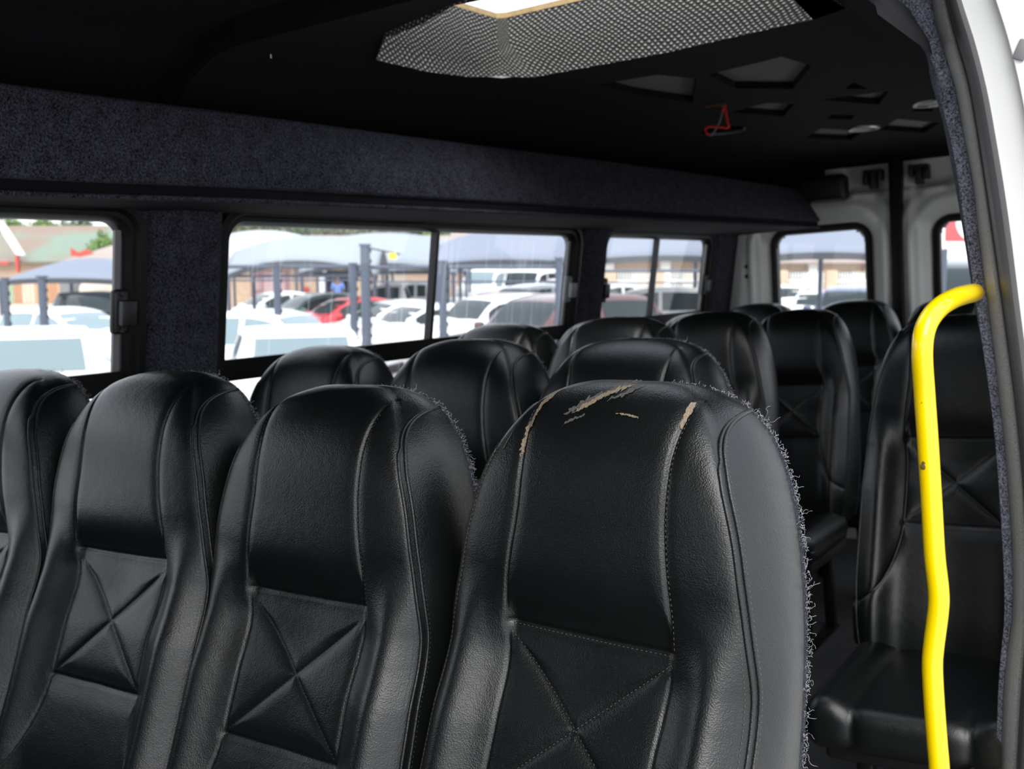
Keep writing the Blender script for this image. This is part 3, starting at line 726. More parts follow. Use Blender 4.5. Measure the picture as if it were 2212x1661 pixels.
def dens(ln, n=90, dx=0):
    q = smooth_path(ln, n); return np.array([at_front(x + dx, z, .0005) for x, z in q])
STITCH = {}
def build_stitch(tag, mat, rr):
    lines = [dens([(sg * float(seam_x(z)), z) for z in np.linspace(.255, .004, 26)], 110, sg * .0026) for sg in (-1, 1)]
    lines += [dens([(x, z - .0035) for x, z in ln]) for ln in SEAM_H[:1]] + [dens(ln) for ln in SEAM_X]
    for sg in (-1, 1):
        for dg in (-.03, .085):
            p, nrm = piping_path(sg, dg); lines.append(p + nrm * .0006)
    STITCH[tag] = []
    for q in lines:
        mb = MB(); stitches(mb, q, .0062, .0045, rr); STITCH[tag].append(mesh_only(mb, 'stitching', mat))
build_stitch('', M_STITCH, .00045); build_stitch('_pale', M_STITCH_PALE, .00045)

# frayed carpet threads along the back edge
def fray(tag, n, zr, lmin, lmax, side=(1,), seed=3, fuzz=500):
    rg = np.random.default_rng(seed); mb = MB()
    def strand(p, L, r, steps, curl):
        d = np.array([1.0, .1, .25]) + rg.normal(0, .55, 3); d /= np.linalg.norm(d)
        pts = [p]; q = p.copy()
        for i in range(steps):
            d = d + rg.normal(0, curl, 3); d[0] = max(d[0], -.3); d /= np.linalg.norm(d)
            q = q + d * L / steps; pts.append(q)
        pts = np.array(pts); pts[:, 0] = sgn * np.abs(pts[:, 0])
        mb.tube(pts, r, 3, False)
    for sgn in side:
        for i in range(n):
            z = zr[0] + (zr[1] - zr[0]) * rg.random() ** .8
            t = tau_of_z(z); w, wp, c, b, zz, roll = section(t)
            strand(np.array([w + .003, b - .006 + .008 * rg.random(), z + ZS]), lmin + (lmax - lmin) * rg.random() ** 3, .00024, 7, .75)
        for i in range(fuzz):
            t = .12 + .87 * rg.random(); w, wp, c, b, zz, roll = section(t)
            strand(np.array([w + .003, b - .008 + .012 * rg.random(), float(zz) + ZS]), .0015 + .003 * rg.random(), .00028, 3, .9)
    ME['frayed_threads' + tag] = mesh_only(mb, 'frayed_threads', M_THREAD)
fray('_long', 130, (-.14, .283), .006, .030, (1,), 5, 600)
fray('_short', 60, (-.05, .285), .004, .014, (1,), 6, 600)

# seat cushion: rounded section swept across the width, with two sewn grooves
def cushion_mesh():
    n = 48; base = []
    y0, y1, z0, z1, r = -.575, -.10, .345, .445, .038
    for ca, cb, t0 in ((y1 - r, z1 - r, 0), (y0 + r, z1 - r, 90), (y0 + r, z0 + r, 180), (y1 - r, z0 + r, 270)):
        for i in range(12):
            t = R(t0 + 90 * i / 11); base.append((ca + r * math.cos(t), cb + r * math.sin(t)))
    base = np.array(base); cen = np.array([(y0 + y1) / 2, (z0 + z1) / 2]); rows = []
    xs = .218 * np.sin(np.linspace(-1, 1, 71) * math.pi / 2)
    for x in xs:
        e = max(0, (abs(x) - .178) / .04); ins = .040 * (1 - math.sqrt(max(0, 1 - min(e, 1) ** 2)))
        gr = .0045 * math.exp(-((abs(x) - .112) / .006) ** 2) + .004 * math.exp(-((abs(x) - .112) / .02) ** 2)
        bol = .016 * math.exp(-((abs(x) - .165) / .035) ** 2)
        row = []
        for (y, z) in base:
            d = np.array([y, z]) - cen; q = np.array([y, z]) - np.sign(d) * np.minimum(np.abs(d), ins + gr)
            if z > cen[1]: q[1] += bol - .012 * max(0, 1 - abs((y + .33) / .2) ** 2) * (abs(x) < .11)
            row.append((x, q[0], q[1]))
        rows.append(row)
    mb = MB(); mb.grid(rows, closed_u=True)
    nb = len(base); mb.f.append(tuple(range(nb))); mb.f.append(tuple(len(rows) * nb - nb + i for i in range(nb)))
    return mb
ME['cushion'] = mesh_only(cushion_mesh(), 'cushion', M_LEATHER)
mb = MB(); mb.rbox(-.19, .19, -.50, -.06, .30, .352, .012); ME['seat_pan'] = mesh_only(mb, 'seat_pan', M_BLACK, 40)
def leg_mesh(x):
    mb = MB(); mb.rbox(x - .018, x + .018, -.42, -.385, .0, .305, .005); mb.rbox(x - .018, x + .018, -.14, -.105, .0, .305, .005)
    mb.rbox(x - .018, x + .018, -.43, -.095, .275, .305, .005); mb.rbox(x - .03, x + .03, -.46, -.08, .0, .012, .003); return mb
ME['leg_l'] = mesh_only(leg_mesh(-.13), 'leg', M_DARKMETAL, 40); ME['leg_r'] = mesh_only(leg_mesh(.13), 'leg', M_DARKMETAL, 40)
mb = MB(); mb.rbox(-.262, -.222, -.02, .10, .385, .50, .018, 4); mb.lathe([(0, .0), (.026, .0), (.026, .006), (.016, .009), (0, .009)], (-.262, .04, .445), (-1, 0, 0), 20)
ME['hinge_cover'] = mesh_only(mb, 'hinge_cover', M_BLACK, 40)

PARTS_BACK = [('backrest', 'backrest'), ('back_shell', 'back_shell'), ('piping', 'piping_r'), ('piping', 'piping_l')]
PARTS_BASE = [('cushion', 'cushion'), ('seat_pan', 'seat_pan'), ('leg', 'leg_l'), ('leg', 'leg_r'), ('hinge_cover', 'hinge_cover')]
def seat(label, x, y, dz, tilt, yaw, group, front=False, thread=None, pale=False):
    rot = Euler((0, R(tilt), R(yaw)))
    target = Vector((x, y, -.385 + dz)); loc = target - rot.to_matrix() @ Vector((0, 0, ZS))
    t = empty('passenger_seat', loc, rot, label, 'seat', group)
    def part(nm, key, **kw):
        o = bpy.data.objects.new(nm, ME[key]); COL.objects.link(o); o.parent = t
        for a_, b_ in kw.items(): o[a_] = b_
        return o
    for nm, key in PARTS_BACK + PARTS_BASE: part(nm, key)
    if front:
        for me in STITCH['_pale' if pale else '']:
            o = bpy.data.objects.new('stitching', me); COL.objects.link(o); o.parent = t
    if thread: part('frayed_threads', 'frayed_threads' + thread, kind='stuff', label='loose pale carpet threads on the back edge')
    return t
G1, G2, G3 = 'front row of four seats', 'second row of three seats', 'pairs of seats along the window wall'
G4, G5 = 'rear bench row seats', 'single seats by the doorway'
torn_seat = seat('black leather bus seat with torn headrest showing tan backing, nearest the camera', -.609, 1.05, -.013, 1.6, -5.5, G1, True, '_long', True)
seat('front-row black leather seat with frayed headrest edge, directly beside the torn-headrest seat', -1.066, 1.06, -.017, .6, -2.5, G1, True, '_short')
seat('front-row black leather seat in front of the carpeted pillar between windows', -1.485, 1.07, .007, .2, -1.5, G1, True, '_short')
seat('black leather seat at the window end of the front row, cut by the picture edge', -1.915, 1.07, .016, 0, -1, G1, True, '_short')
seat('second-row black leather seat against the long sliding window', -1.80, 1.80, .008, 1, 0, G2, False, '_short')
seat('second-row middle black leather seat, headrest between two front-row seats', -1.372, 1.80, .012, 1, 0, G2, False, '_short')
seat('second-row black leather seat right behind the torn-headrest seat', -.968, 1.80, .002, 1, 0, G2, False, '_short')
seat('third-row black leather seat at the latch end of the long window', -1.815, 2.60, .020, 1, 0, G3)
seat('third-row aisle-side black leather seat below the small window bar', -1.415, 2.60, .025, 0, 0, G3)
seat('fourth-row black leather seat next to the wall, mostly hidden by the third row', -1.83, 3.30, .002, 0, 0, G3)
seat('fourth-row aisle-side black leather seat below the last side window latch', -1.415, 3.30, .010, -.5, 0, G3)
seat('fifth-row black leather seat next to the wall, mostly hidden by the fourth row', -1.77, 4.02, -.012, 0, 0, G3)
seat('fifth-row aisle-side black leather seat showing its whole quilted X panel', -1.345, 4.02, -.014, -1.5, 0, G3)
seat('rearmost-row black leather seat in the corner below the white door pillar', -1.775, 4.74, .002, -1, 0, G4)
seat('rearmost-row black leather seat under the left rear-door window', -1.33, 4.74, -.002, -1, 0, G4)
seat('rearmost-row black leather seat beside the rear-door split, behind the yellow rail', -.915, 4.74, -.015, -1, 0, G4)
seat('single black leather seat with cushion in view behind the yellow handrail', -.50, 2.66, -.008, -.5, 0, G5)

# tears and scuffs in the worn headrest
def patch(name, outline, label, mat=M_FOAM, off=.0014, n=3, jag=.0012, seed=1):
    rg = np.random.default_rng(seed); pts = []
    m = len(outline)
    for i in range(m):
        a = np.array(outline[i]); b = np.array(outline[(i + 1) % m]); L = np.linalg.norm(b - a); kk = max(2, int(L / .0022))
        for j in range(kk): pts.append(a + (b - a) * j / kk + rg.normal(0, jag, 2))
    mb = fill2d([pts], lambda a, b: at_front(a, b, off))
    # carry every fill edge onto the curved face
    bm = bmesh.new(); vs = [bm.verts.new(v) for v in mb.v]
    for f in mb.f:
        try: bm.faces.new([vs[i] for i in f])
        except ValueError: pass
    bmesh.ops.subdivide_edges(bm, edges=bm.edges[:], cuts=2, use_grid_fill=True)
    for v in bm.verts: v.co = Vector(at_front(v.co.x, v.co.z - ZS, off + .0008 * rg.random()))
    me = bpy.data.meshes.new(name); bm.to_mesh(me); bm.free(); me.materials.append(mat)
    o = bpy.data.objects.new(name, me); COL.objects.link(o); o.parent = torn_seat; o['label'] = label
    return o
def sh(pts, dx, dz, k=1.): return [(x * k + dx, z + dz) for x, z in pts]
_sx = lambda z: float(seam_x(z))
patch('tear', [(-.084, .281), (-.094, .277), (-.103, .264), (-.1045, .250), (-.106, .236), (-.1075, .222), (-.1065, .209), (-.105, .202), (-.1025, .203), (-.1025, .215), (-.1005, .232), (-.0975, .248), (-.094, .262)], 'long tan split along the left headrest seam', seed=2)
patch('tear', [(.101, .271), (.1065, .269), (.108, .261), (.1075, .252), (.1055, .245), (.1035, .246), (.103, .256)], 'small tan split at the top of the right seam', seed=4, jag=.0006)
patch('tear', sh([(.026, .284), (.010, .2815), (-.004, .275), (-.020, .267), (-.034, .258), (-.042, .249), (-.030, .252), (-.014, .260), (.004, .269), (.020, .278)], -.010, .006), 'dark rough scrape round the gash', M_SCRAPE, seed=15, jag=.0016, off=.0005)
patch('tear', sh([(.024, .2815), (.010, .2785), (-.002, .2715), (-.014, .264), (-.026, .2555), (-.034, .2485), (-.026, .2515), (-.012, .2595), (.000, .267), (.012, .2735), (.026, .280)], -.010, .006), 'jagged tan gash across the headrest top', seed=5, jag=.0012, off=.0011)
patch('tear', sh([(.030, .2835), (.020, .281), (.008, .2745), (.000, .269), (.010, .2715), (.022, .278)], .002, .003), 'second thin gash', M_SCRAPE, seed=17, jag=.0012, off=.0008)
patch('tear', sh([(.022, .246), (.045, .2445), (.054, .2425), (.054, .2410), (.044, .2430), (.022, .2448)], -.002, .013), 'short horizontal tan scratch', seed=8, jag=.0004)
patch('tear', sh([(-.010, .246), (-.030, .238), (-.040, .230), (-.028, .236), (-.012, .243)], -.012, .010), 'faint scuff below the gash', M_SCRAPE, seed=9, jag=.0007, off=.0006)
patch('tear', [(-.128, .232), (-.136, .212), (-.139, .204), (-.135, .211), (-.129, .226)], 'pale scuff left of the split seam', M_SCRAPE, seed=10, jag=.0005, off=.0006)
# ---------------------------------------------------------------- car park outside
M_ASPH = simple('pale_asphalt', (.50, .49, .475), .9, var=.2, vscale=3)
M_TYRE = simple('tyre_rubber', (.02, .02, .02), .8)
M_RIM = simple('alloy_rim', (.45, .45, .46), .35, .7)
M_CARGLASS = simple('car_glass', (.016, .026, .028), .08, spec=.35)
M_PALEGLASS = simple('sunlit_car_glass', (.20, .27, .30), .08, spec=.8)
M_LAMP = simple('headlamp', (.65, .67, .68), .15)
M_TAIL = simple('tail_lamp', (.45, .03, .03), .2)
def paint(nm, c): return simple(nm, c, .25, coat=.6)
PAINT = {'white': paint('white_paint', (.82, .82, .81)), 'cream': paint('cream_paint', (.82, .79, .68)), 'red': paint('red_paint', (.50, .02, .025)),
         'maroon': paint('maroon_paint', (.10, .035, .035)), 'black': paint('black_paint', (.02, .024, .024)), 'navy': paint('navy_paint', (.04, .05, .14)),
         'silver': paint('silver_paint', (.55, .57, .58)), 'grey': paint('grey_paint', (.25, .26, .28)), 'green': paint('green_grey_paint', (.16, .24, .23))}
mb = MB(); G_ = 130; gv = [tuple(RG @ Vector((x, y, GROUND))) for x, y in ((-G_, -30), (40, -30), (40, G_), (-G_, G_))]
mb.add(gv, [(0, 1, 2, 3)]); struct(mb.build('ground', M_ASPH, None, 0))

# car kinds: stations along the length (front first): x, underside, belt, top, half width at belt, half width at top
KINDS = {
 'hatch': dict(st=[(1.95, .30, .62, .66, .62, .55), (1.86, .22, .74, .80, .78, .66), (1.25, .2, .88, .93, .83, .68), (.95, .2, .92, .97, .84, .68), (.15, .2, .94, 1.40, .85, .60), (-.55, .2, .96, 1.48, .85, .60), (-1.25, .22, .99, 1.42, .84, .57), (-1.80, .25, 1.0, 1.06, .80, .60), (-1.92, .35, .86, .90, .70, .58)], ws=(3, 4), rw=(6, 7), win=(.62, -.30, -1.42), wb=(1.22, -1.20), wr=.30),
 'sedan': dict(st=[(2.25, .30, .60, .64, .62, .55), (2.15, .22, .70, .76, .80, .68), (1.35, .2, .86, .90, .86, .70), (1.0, .2, .90, .94, .87, .70), (.15, .2, .92, 1.38, .87, .62), (-.5, .2, .94, 1.45, .87, .62), (-1.2, .22, .96, 1.34, .86, .58), (-1.75, .24, .98, 1.03, .85, .66), (-2.15, .28, .94, .98, .80, .68), (-2.25, .35, .80, .84, .70, .6)], ws=(3, 4), rw=(6, 7), win=(.66, -.35, -1.30), wb=(1.4, -1.35), wr=.31),
 'suv': dict(st=[(2.25, .38, .78, .82, .70, .62), (2.15, .28, .95, 1.0, .86, .72), (1.4, .26, 1.05, 1.10, .90, .74), (1.05, .26, 1.08, 1.13, .91, .74), (.40, .26, 1.10, 1.62, .91, .68), (-.4, .26, 1.12, 1.72, .91, .68), (-1.6, .28, 1.14, 1.68, .90, .66), (-2.15, .30, 1.12, 1.20, .87, .68), (-2.27, .4, .95, 1.0, .78, .66)], ws=(3, 4), rw=(6, 7), win=(.80, -.35, -1.75), wb=(1.4, -1.35), wr=.36),
 'bakkie': dict(st=[(2.45, .40, .78, .82, .70, .62), (2.38, .32, .92, .97, .82, .70), (1.55, .3, 1.02, 1.06, .85, .72), (1.25, .3, 1.05, 1.09, .86, .72), (.70, .3, 1.06, 1.54, .86, .66), (.2, .3, 1.07, 1.62, .86, .66), (-.25, .3, 1.07, 1.60, .86, .65), (-.42, .3, 1.06, 1.10, .86, .70), (-.46, .4, .9, .94, .80, .66)], ws=(3, 4), rw=(6, 7), win=(.95, .18, -.22), wb=(1.6, -1.45), wr=.35, bed=True),
 'van': dict(st=[(2.2, .35, .85, .90, .70, .62), (2.1, .28, 1.0, 1.06, .82, .7), (1.75, .26, 1.08, 1.14, .86, .72), (1.5, .26, 1.10, 1.20, .87, .74), (1.0, .26, 1.12, 1.92, .87, .74), (.2, .26, 1.14, 2.02, .87, .74), (-1.7, .28, 1.14, 2.02, .87, .74), (-2.05, .3, 1.14, 1.92, .86, .72), (-2.15, .35, 1.0, 1.9, .82, .70)], ws=(3, 4), rw=(7, 8), win=(1.28, .35, -1.85), wb=(1.4, -1.3), wr=.33),
}
CARM = {}
def car_meshes(kind):
    if kind in CARM: return CARM[kind]
    K = KINDS[kind]; st = np.array(K['st']); out = []
    fs = [pchip(-st[:, 0], st[:, i]) for i in range(6)]
    def sect(x):
        zl, zb, zt, wb, wt = [float(fs[i](-x)) for i in range(1, 6)]
        half = [(wb * .80, zl), (wb * .97, zl + .10), (wb * 1.02, zl + (zb - zl) * .55), (wb, zb - .04), (wb * .975, zb), (wt + (wb * .975 - wt) * .12, zb + (zt - zb) * .88), (wt * .93, zt - .006), (wt * .5, zt + .02 * (zt - zb))]
        return half
    xs = []
    for a, b in zip(st[:-1, 0], st[1:, 0]): xs += list(np.linspace(a, b, 4)[:-1])
    xs.append(st[-1, 0])
    rows = []
    for x in xs:
        h = sect(x); rows.append([(x, y, z) for y, z in h] + [(x, -y, z) for y, z in h[::-1]])
    mb = MB(); mb.grid(rows, closed_u=True); n = len(rows[0]); mb.f.append(tuple(range(n))); mb.f.append(tuple(range((len(rows) - 1) * n, len(rows) * n)))
    out.append(('body', mesh_only(mb, 'body', None, 50), 'paint', None))
    def glassq(x0, x1, lo, hi, name, side):
        """side window strip between two stations on the flank"""
        mb = MB(); R_ = []
        for x in np.linspace(x0, x1, 7):
            h = sect(x); (ya, za), (yb, zb) = h[4], h[5]; row = []
            for t in (lo, hi):
                row.append((x, side * (ya + (yb - ya) * t + .008), za + (zb - za) * t + .004))
            R_.append(row)
        mb.grid(R_); out.append((name, mesh_only(mb, name, None, 180), 'glass', None))
    w0, w1, w2 = K['win']
    for side in (-1, 1):
        glassq(w0 - .06, w1 + .04, .08, .93, 'side_window', side); glassq(w1 - .05, w2 + .04, .08, .93, 'side_window', side)
    def endglass(i0, i1, name, sgn):
        xa, xb = st[i0, 0], st[i1, 0]
        lo, hi = (.12, .94) if sgn > 0 else (.10, .80)
        R_ = []
        for t in np.linspace(lo, hi, 6):
            x = xa + (xb - xa) * t; h = sect(x); zt = h[6][1]; wt = h[6][0] * .97
            R_.append([(x + sgn * .012, y, zt + .012 - .02 * abs(y / wt) ** 2) for y in np.linspace(-wt, wt, 9)])
        mb = MB(); mb.grid(R_); out.append((name, mesh_only(mb, name, None, 180), 'glass', None))
    endglass(K['ws'][0], K['ws'][1], 'windshield', 1)
    if kind == 'bakkie' or kind == 'van':
        x = st[K['rw'][0], 0] - (.16 if kind == 'bakkie' else .30); zt = st[K['rw'][0], 3]; mb = MB()
        xx = -.435 if kind == 'bakkie' else -2.165
        zb_ = 1.12 if kind == 'bakkie' else 1.25; wt = .60
        lo = [(xx + .02, -wt, zb_), (xx + .02, wt, zb_), (xx + .12, wt * .93, zt - .10), (xx + .12, -wt * .93, zt - .10)]
        if kind == 'van': lo = [(xx, -.62, 1.2), (xx, .62, 1.2), (xx + .02, .58, 1.75), (xx + .02, -.58, 1.75)]
        mb.prism(lo, (-.02, 0, 0)); out.append(('rear_window', mesh_only(mb, 'rear_window', None, 0), 'glass', None))
    else: endglass(K['rw'][1], K['rw'][0], 'rear_window', -1)
    for wx in K['wb']:
        for side in (-1, 1):
            wy = float(fs[4](-wx)) * 1.0; r = K['wr']; mb = MB()
            mb.lathe([(r * .62, -.0), (r * .66, .022), (r * .92, .03), (r, .0), (r, -.16), (r * .6, -.17), (r * .6, 0)], (wx, side * wy, r), (0, side, 0), 24)
            out.append(('wheel', mesh_only(mb, 'wheel', None, 40), 'tyre', None))
            mb = MB(); mb.lathe([(0, .012), (r * .18, .014), (r * .2, .004), (r * .58, .0), (r * .63, .012)], (wx, side * (wy + .004), r), (0, side, 0), 20)
            out.append(('rim', mesh_only(mb, 'rim', None, 40), 'rim', len(out) - 1))
    x0 = st[1, 0]; z0, zt0, wb0 = st[1, 2], st[1, 3], st[1, 4]; xr = st[-2, 0]; wbr = st[-2, 4]
    for side in (-1, 1):
        mb = MB(); mb.rbox(x0 - .20, x0 + .03, side * wb0 * .80 - .17, side * wb0 * .80 + .14, z0 - .10, z0 + .03, .04, 3); out.append(('headlight', mesh_only(mb, 'headlight', None, 60), 'lamp', None))
        zt_ = .80 if kind != 'van' else .95
        xb_ = -2.46 if kind == 'bakkie' else xr - .02
        mb = MB(); mb.rbox(xb_ - .02, xb_ + .12, side * wbr * .88 - .07, side * wbr * .88 + .07, zt_ - .12, zt_ + .12, .02, 2); out.append(('tail_light', mesh_only(mb, 'tail_light', None, 60), 'tail', None))
        mx_ = K['win'][0] - .02; my = float(fs[4](-mx_)) + .09; mz = float(fs[2](-mx_)) + .09
        mb = MB(); mb.rbox(mx_ - .06, mx_ + .06, side * my - .10, side * my + .10, mz - .07, mz + .07, .045, 3); out.append(('mirror', mesh_only(mb, 'mirror', None, 60), 'paint', None))
    mb = MB(); mb.rbox(x0 + .02, x0 + .10, -.42, .42, z0 - .30, z0 - .14, .03, 2); out.append(('grille', mesh_only(mb, 'grille', None, 60), 'dark', None))
    mb = MB(); mb.box(st[0, 0] - .02, st[0, 0] + .06, -.26, .26, .40, .51); out.append(('number_plate', mesh_only(mb, 'number_plate', None, 0), 'lamp', None))
    if K.get('bed'):
        mb = MB(); b0, b1, bw, z0_, z1_ = -.50, -2.45, .84, .42, 1.02
        mb.rbox(b1, b0, -bw, bw, z0_, z0_ + .20, .02, 2); mb.rbox(b1, b0, -bw, -bw + .07, z0_ + .1, z1_, .025, 2); mb.rbox(b1, b0, bw - .07, bw, z0_ + .1, z1_, .025, 2)
        mb.rbox(b0 - .06, b0, -bw, bw, z0_ + .1, z1_, .02, 2); mb.rbox(b1, b1 + .06, -bw, bw, z0_ + .1, z1_, .02, 2)
        out.append(('load_bed', mesh_only(mb, 'load_bed', None, 60), 'paint', None))
        mb = MB(); mb.box(b1 + .06, b0 - .06, -bw + .07, bw - .07, z0_ + .20, z0_ + .23)
        for yy in np.linspace(-.6, .6, 7): mb.box(b1 + .08, b0 - .1, yy - .03, yy + .03, z0_ + .23, z0_ + .25)
        out.append(('bed_liner', mesh_only(mb, 'bed_liner', None, 0), 'dark', None))
    for nm, me, mt, par in out:
        me.materials.clear(); me.materials.append(M_BLACK)
    CARM[kind] = out
    return out
SLOT = {'glass': M_CARGLASS, 'tyre': M_TYRE, 'rim': M_RIM, 'lamp': M_LAMP, 'tail': M_TAIL, 'dark': M_BLACK}
CARNAME = {'hatch': 'car', 'sedan': 'car', 'suv': 'car', 'bakkie': 'pickup_truck', 'van': 'minibus'}
def car(kind, colr, u, d, ang, label, cat=None, group='parked cars outside the van', dz=0., pale=False, sc=1.):
    x, y = level_xy(u, d)
    t = level_empty(CARNAME[kind], x, y, VIEWR + ang, label, cat or CARNAME[kind].replace('_', ' '), group, dz)
    if sc != 1: t.scale = (sc,) * 3
    made = []
    for nm, me, mt, par in car_meshes(kind):
        o = bpy.data.objects.new(nm, me); COL.objects.link(o); o.parent = t if par is None else made[par]
        o.material_slots[0].link = 'OBJECT'
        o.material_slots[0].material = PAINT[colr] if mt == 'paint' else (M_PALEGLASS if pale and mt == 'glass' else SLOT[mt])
        made.append(o)
    return t
# heading: 0 = nose to the picture's right, 90 = away, 180 = left, 270 = toward the camera
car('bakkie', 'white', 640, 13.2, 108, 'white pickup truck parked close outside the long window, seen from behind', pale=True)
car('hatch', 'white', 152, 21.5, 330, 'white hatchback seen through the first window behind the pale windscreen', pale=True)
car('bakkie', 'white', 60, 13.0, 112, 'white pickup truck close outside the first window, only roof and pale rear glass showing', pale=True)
car('bakkie', 'black', 182, 27.5, 318, 'black pickup truck parked under the small grey shade carport')
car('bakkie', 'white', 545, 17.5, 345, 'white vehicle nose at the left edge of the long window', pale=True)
car('sedan', 'red', 745, 28, 215, 'bright red sedan nosed to the left, behind the close white pickup')
car('sedan', 'white', 585, 33, 215, 'white saloon with dark side windows below the brick wall')
car('hatch', 'green', 668, 30.5, 215, 'grey-green hatchback just left of the red sedan')
car('sedan', 'white', 842, 26, 215, 'white saloon with round mirror right of the thick grey post')
car('sedan', 'white', 905, 24, 215, 'white saloon directly left of the window divider')
car('bakkie', 'white', 855, 36, 180, 'white pickup truck far behind, side on under the middle carport')
car('bakkie', 'white', 910, 38.5, 182, 'second far white pickup truck, left of the window divider')
car('suv', 'white', 1068, 22, 215, 'white crossover with rounded mirror right of the window divider')
car('suv', 'maroon', 1195, 18.8, 222, 'dark maroon off-roader beside the window latch', sc=1.06)
car('hatch', 'red', 1068, 33, 215, 'red hatchback whose roof shows behind the white crossover')
car('suv', 'silver', 1140, 30.5, 215, 'silver car roof behind the maroon off-roader')
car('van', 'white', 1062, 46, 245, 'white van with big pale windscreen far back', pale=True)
car('van', 'white', 1152, 43, 245, 'white minibus with high rounded roof far back near the latch')
car('suv', 'white', 1218, 38, 245, 'white car behind the fence post by the latch')
car('suv', 'white', 1395, 27, 174, 'white off-roader with dark side glass low in the small side window', cat='car')
car('bakkie', 'silver', 1345, 35, 190, 'pale silver pickup truck far back, left of the small window divider')
car('sedan', 'green', 1485, 33, 190, 'green-tinted saloon roof right of the small window divider')
car('hatch', 'white', 1700, 38, 245, 'white hatchback at the left edge of the left rear-door window')
car('sedan', 'white', 1772, 32, 245, 'white saloon in the middle of the left rear-door window')
car('suv', 'navy', 1845, 27, 245, 'navy off-roader at the right of the left rear-door window')
car('suv', 'black', 2085, 19.5, 250, 'black truck-like car seen through the right rear-door window', sc=1.4)

# shade-cloth carports
M_SHADE = simple('pale_shade_cloth', (.31, .345, .385), .8, spec=.2, var=.08, vscale=.6)
M_SHADE_W = simple('white_shade_cloth', (.46, .48, .50), .8, spec=.2)
M_SHADE_D = simple('blue_grey_shade_cloth', (.225, .25, .31), .8, spec=.2, var=.08, vscale=.6)
M_POST = simple('slate_post', (.07, .085, .12), .5)
M_FRINGE = simple('dark_valance', (.06, .065, .075), .9)
def carport(u0, u1, d, v_mid, v_end, v_rmid, v_rend, mat, label, depth=5.0, posts=True, fringe=True):
    x0, y0 = level_xy(u0, d); x1, y1 = level_xy(u1, d); cx_, cy_ = (x0 + x1) / 2, (y0 + y1) / 2
    wd = math.hypot(x1 - x0, y1 - y0) / 2; ang = math.degrees(math.atan2(y1 - y0, x1 - x0))
    t = level_empty('shade_carport', cx_, cy_, ang, label, 'carport', 'shade-cloth carports')
    he_m, he_e, hr_m, hr_e = level_h(v_mid, d), level_h(v_end, d), level_h(v_rmid, d + depth * .5), level_h(v_rend, d + depth * .5)
    rows = []
    for tt in np.linspace(0, 1, 17):
        row = []
        for s in np.linspace(-1, 1, 33):
            e = he_m + (he_e - he_m) * abs(s) ** 2.2; r_ = hr_m + (hr_e - hr_m) * abs(s) ** 2.0
            row.append((s * wd, tt * depth + .5 * (1 - abs(2 * tt - 1)) * 0 + .35 * s * s * (1 if tt < .5 else -1) * abs(2 * tt - 1), e + (r_ - e) * math.sin(math.pi * tt) ** .8))
        rows.append(row)
    mb = MB(); mb.grid(rows); o = mb.build('canopy', mat, t, 180, False)
    md = o.modifiers.new('thick', 'SOLIDIFY'); md.thickness = .02
    if fringe:
        mb = MB(); mb.grid([[(x, y + .01, z - dz) for (x, y, z) in rows[0]] for dz in (0, .13)]); f_ = mb.build('valance', M_FRINGE, t, 0, False)
        md = f_.modifiers.new('thick', 'SOLIDIFY'); md.thickness = .015
    for s in (-.96, .96):
        for yy in ((.3, depth - .3) if posts else ()):
            mb = MB(); mb.tube([(s * wd, yy, 0), (s * wd, yy, he_e - .02)], .055, 10); mb.build('post', M_POST, t, 60)
    mb = MB(); mb.box(-wd * .98, wd * .98, .3, .38, he_e - .05, he_e + .03); mb.build('beam', M_POST, t, 0)
    return t
carport(-20, 262, 27, 598, 604, 555, 588, M_SHADE_D, 'small blue-grey shade carport in the first window')
carport(430, 640, 40, 555, 575, 496, 512, M_SHADE_W, 'white shade carport at the left of the long window', fringe=False)
carport(478, 812, 28, 561, 594, 509, 540, M_SHADE, 'pale grey shade carport left of the thick post', depth=3.4)
carport(640, 985, 33, 567, 588, 502, 527, M_SHADE, 'pale grey shade carport right of the thick post', depth=5)
carport(935, 1275, 25, 560, 570, 494, 528, M_SHADE_D, 'blue-grey shade carport right of the long window divider')
carport(1285, 1590, 23, 552, 560, 488, 505, M_SHADE_D, 'blue-grey shade carport in the small side window')
carport(1640, 1935, 20, 546, 556, 480, 494, M_SHADE_D, 'blue-grey shade carport seen through the left rear-door window')
carport(820, 1010, 40.5, 580, 585, 566, 577, M_SHADE_D, 'distant low shade carport under the pale canopy edge', depth=4, fringe=False)
# posts and cable masts of the fence line
def post(u, d, v_top, label, r=.06, h0=0., group='tall slate fence posts'):
    x, y = level_xy(u, d); t = level_empty('fence_post', x, y, VIEWR, label, 'post', group); H = level_h(v_top, d)
    mb = MB(); mb.tube([(0, 0, 0), (0, 0, H)], r, 12); mb.build('shaft', M_POST, t, 60)
    mb = MB()
    for i in range(int(H / .16)): mb.box(r, r + .018, -.008, .008, H - .1 - i * .16, H - .04 - i * .16)
    mb.build('insulators', M_RUBBER, t, 0)
    mb = MB(); mb.box(-r * 1.1, r * 1.1, -r * 1.1, r * 1.1, H, H + .03); mb.build('cap', M_POST, t, 0)
    return t, H
post(597, 17, 574, 'slate fence post below the white carport, right of the mural')
post(762, 17, 570, 'slate fence post right of the person in the blue shirt')
tp, H = post(789, 16, 530, 'thick dark post carrying a cable arm and yellow tag', .075)
mb = MB(); mb.tube([(0, 0, H - .02), (.53, 0, H - .13)], .012, 8); mb.build('arm', M_DARKMETAL, tp)
mb = MB(); mb.rbox(.36, .47, -.01, .01, H - .20, H - .10, .004, 2); mb.build('yellow_tag', simple('yellow_tag_paint', (.85, .65, .02), .5), tp)
post(956, 15, 566, 'slate fence post right beside the long window divider')
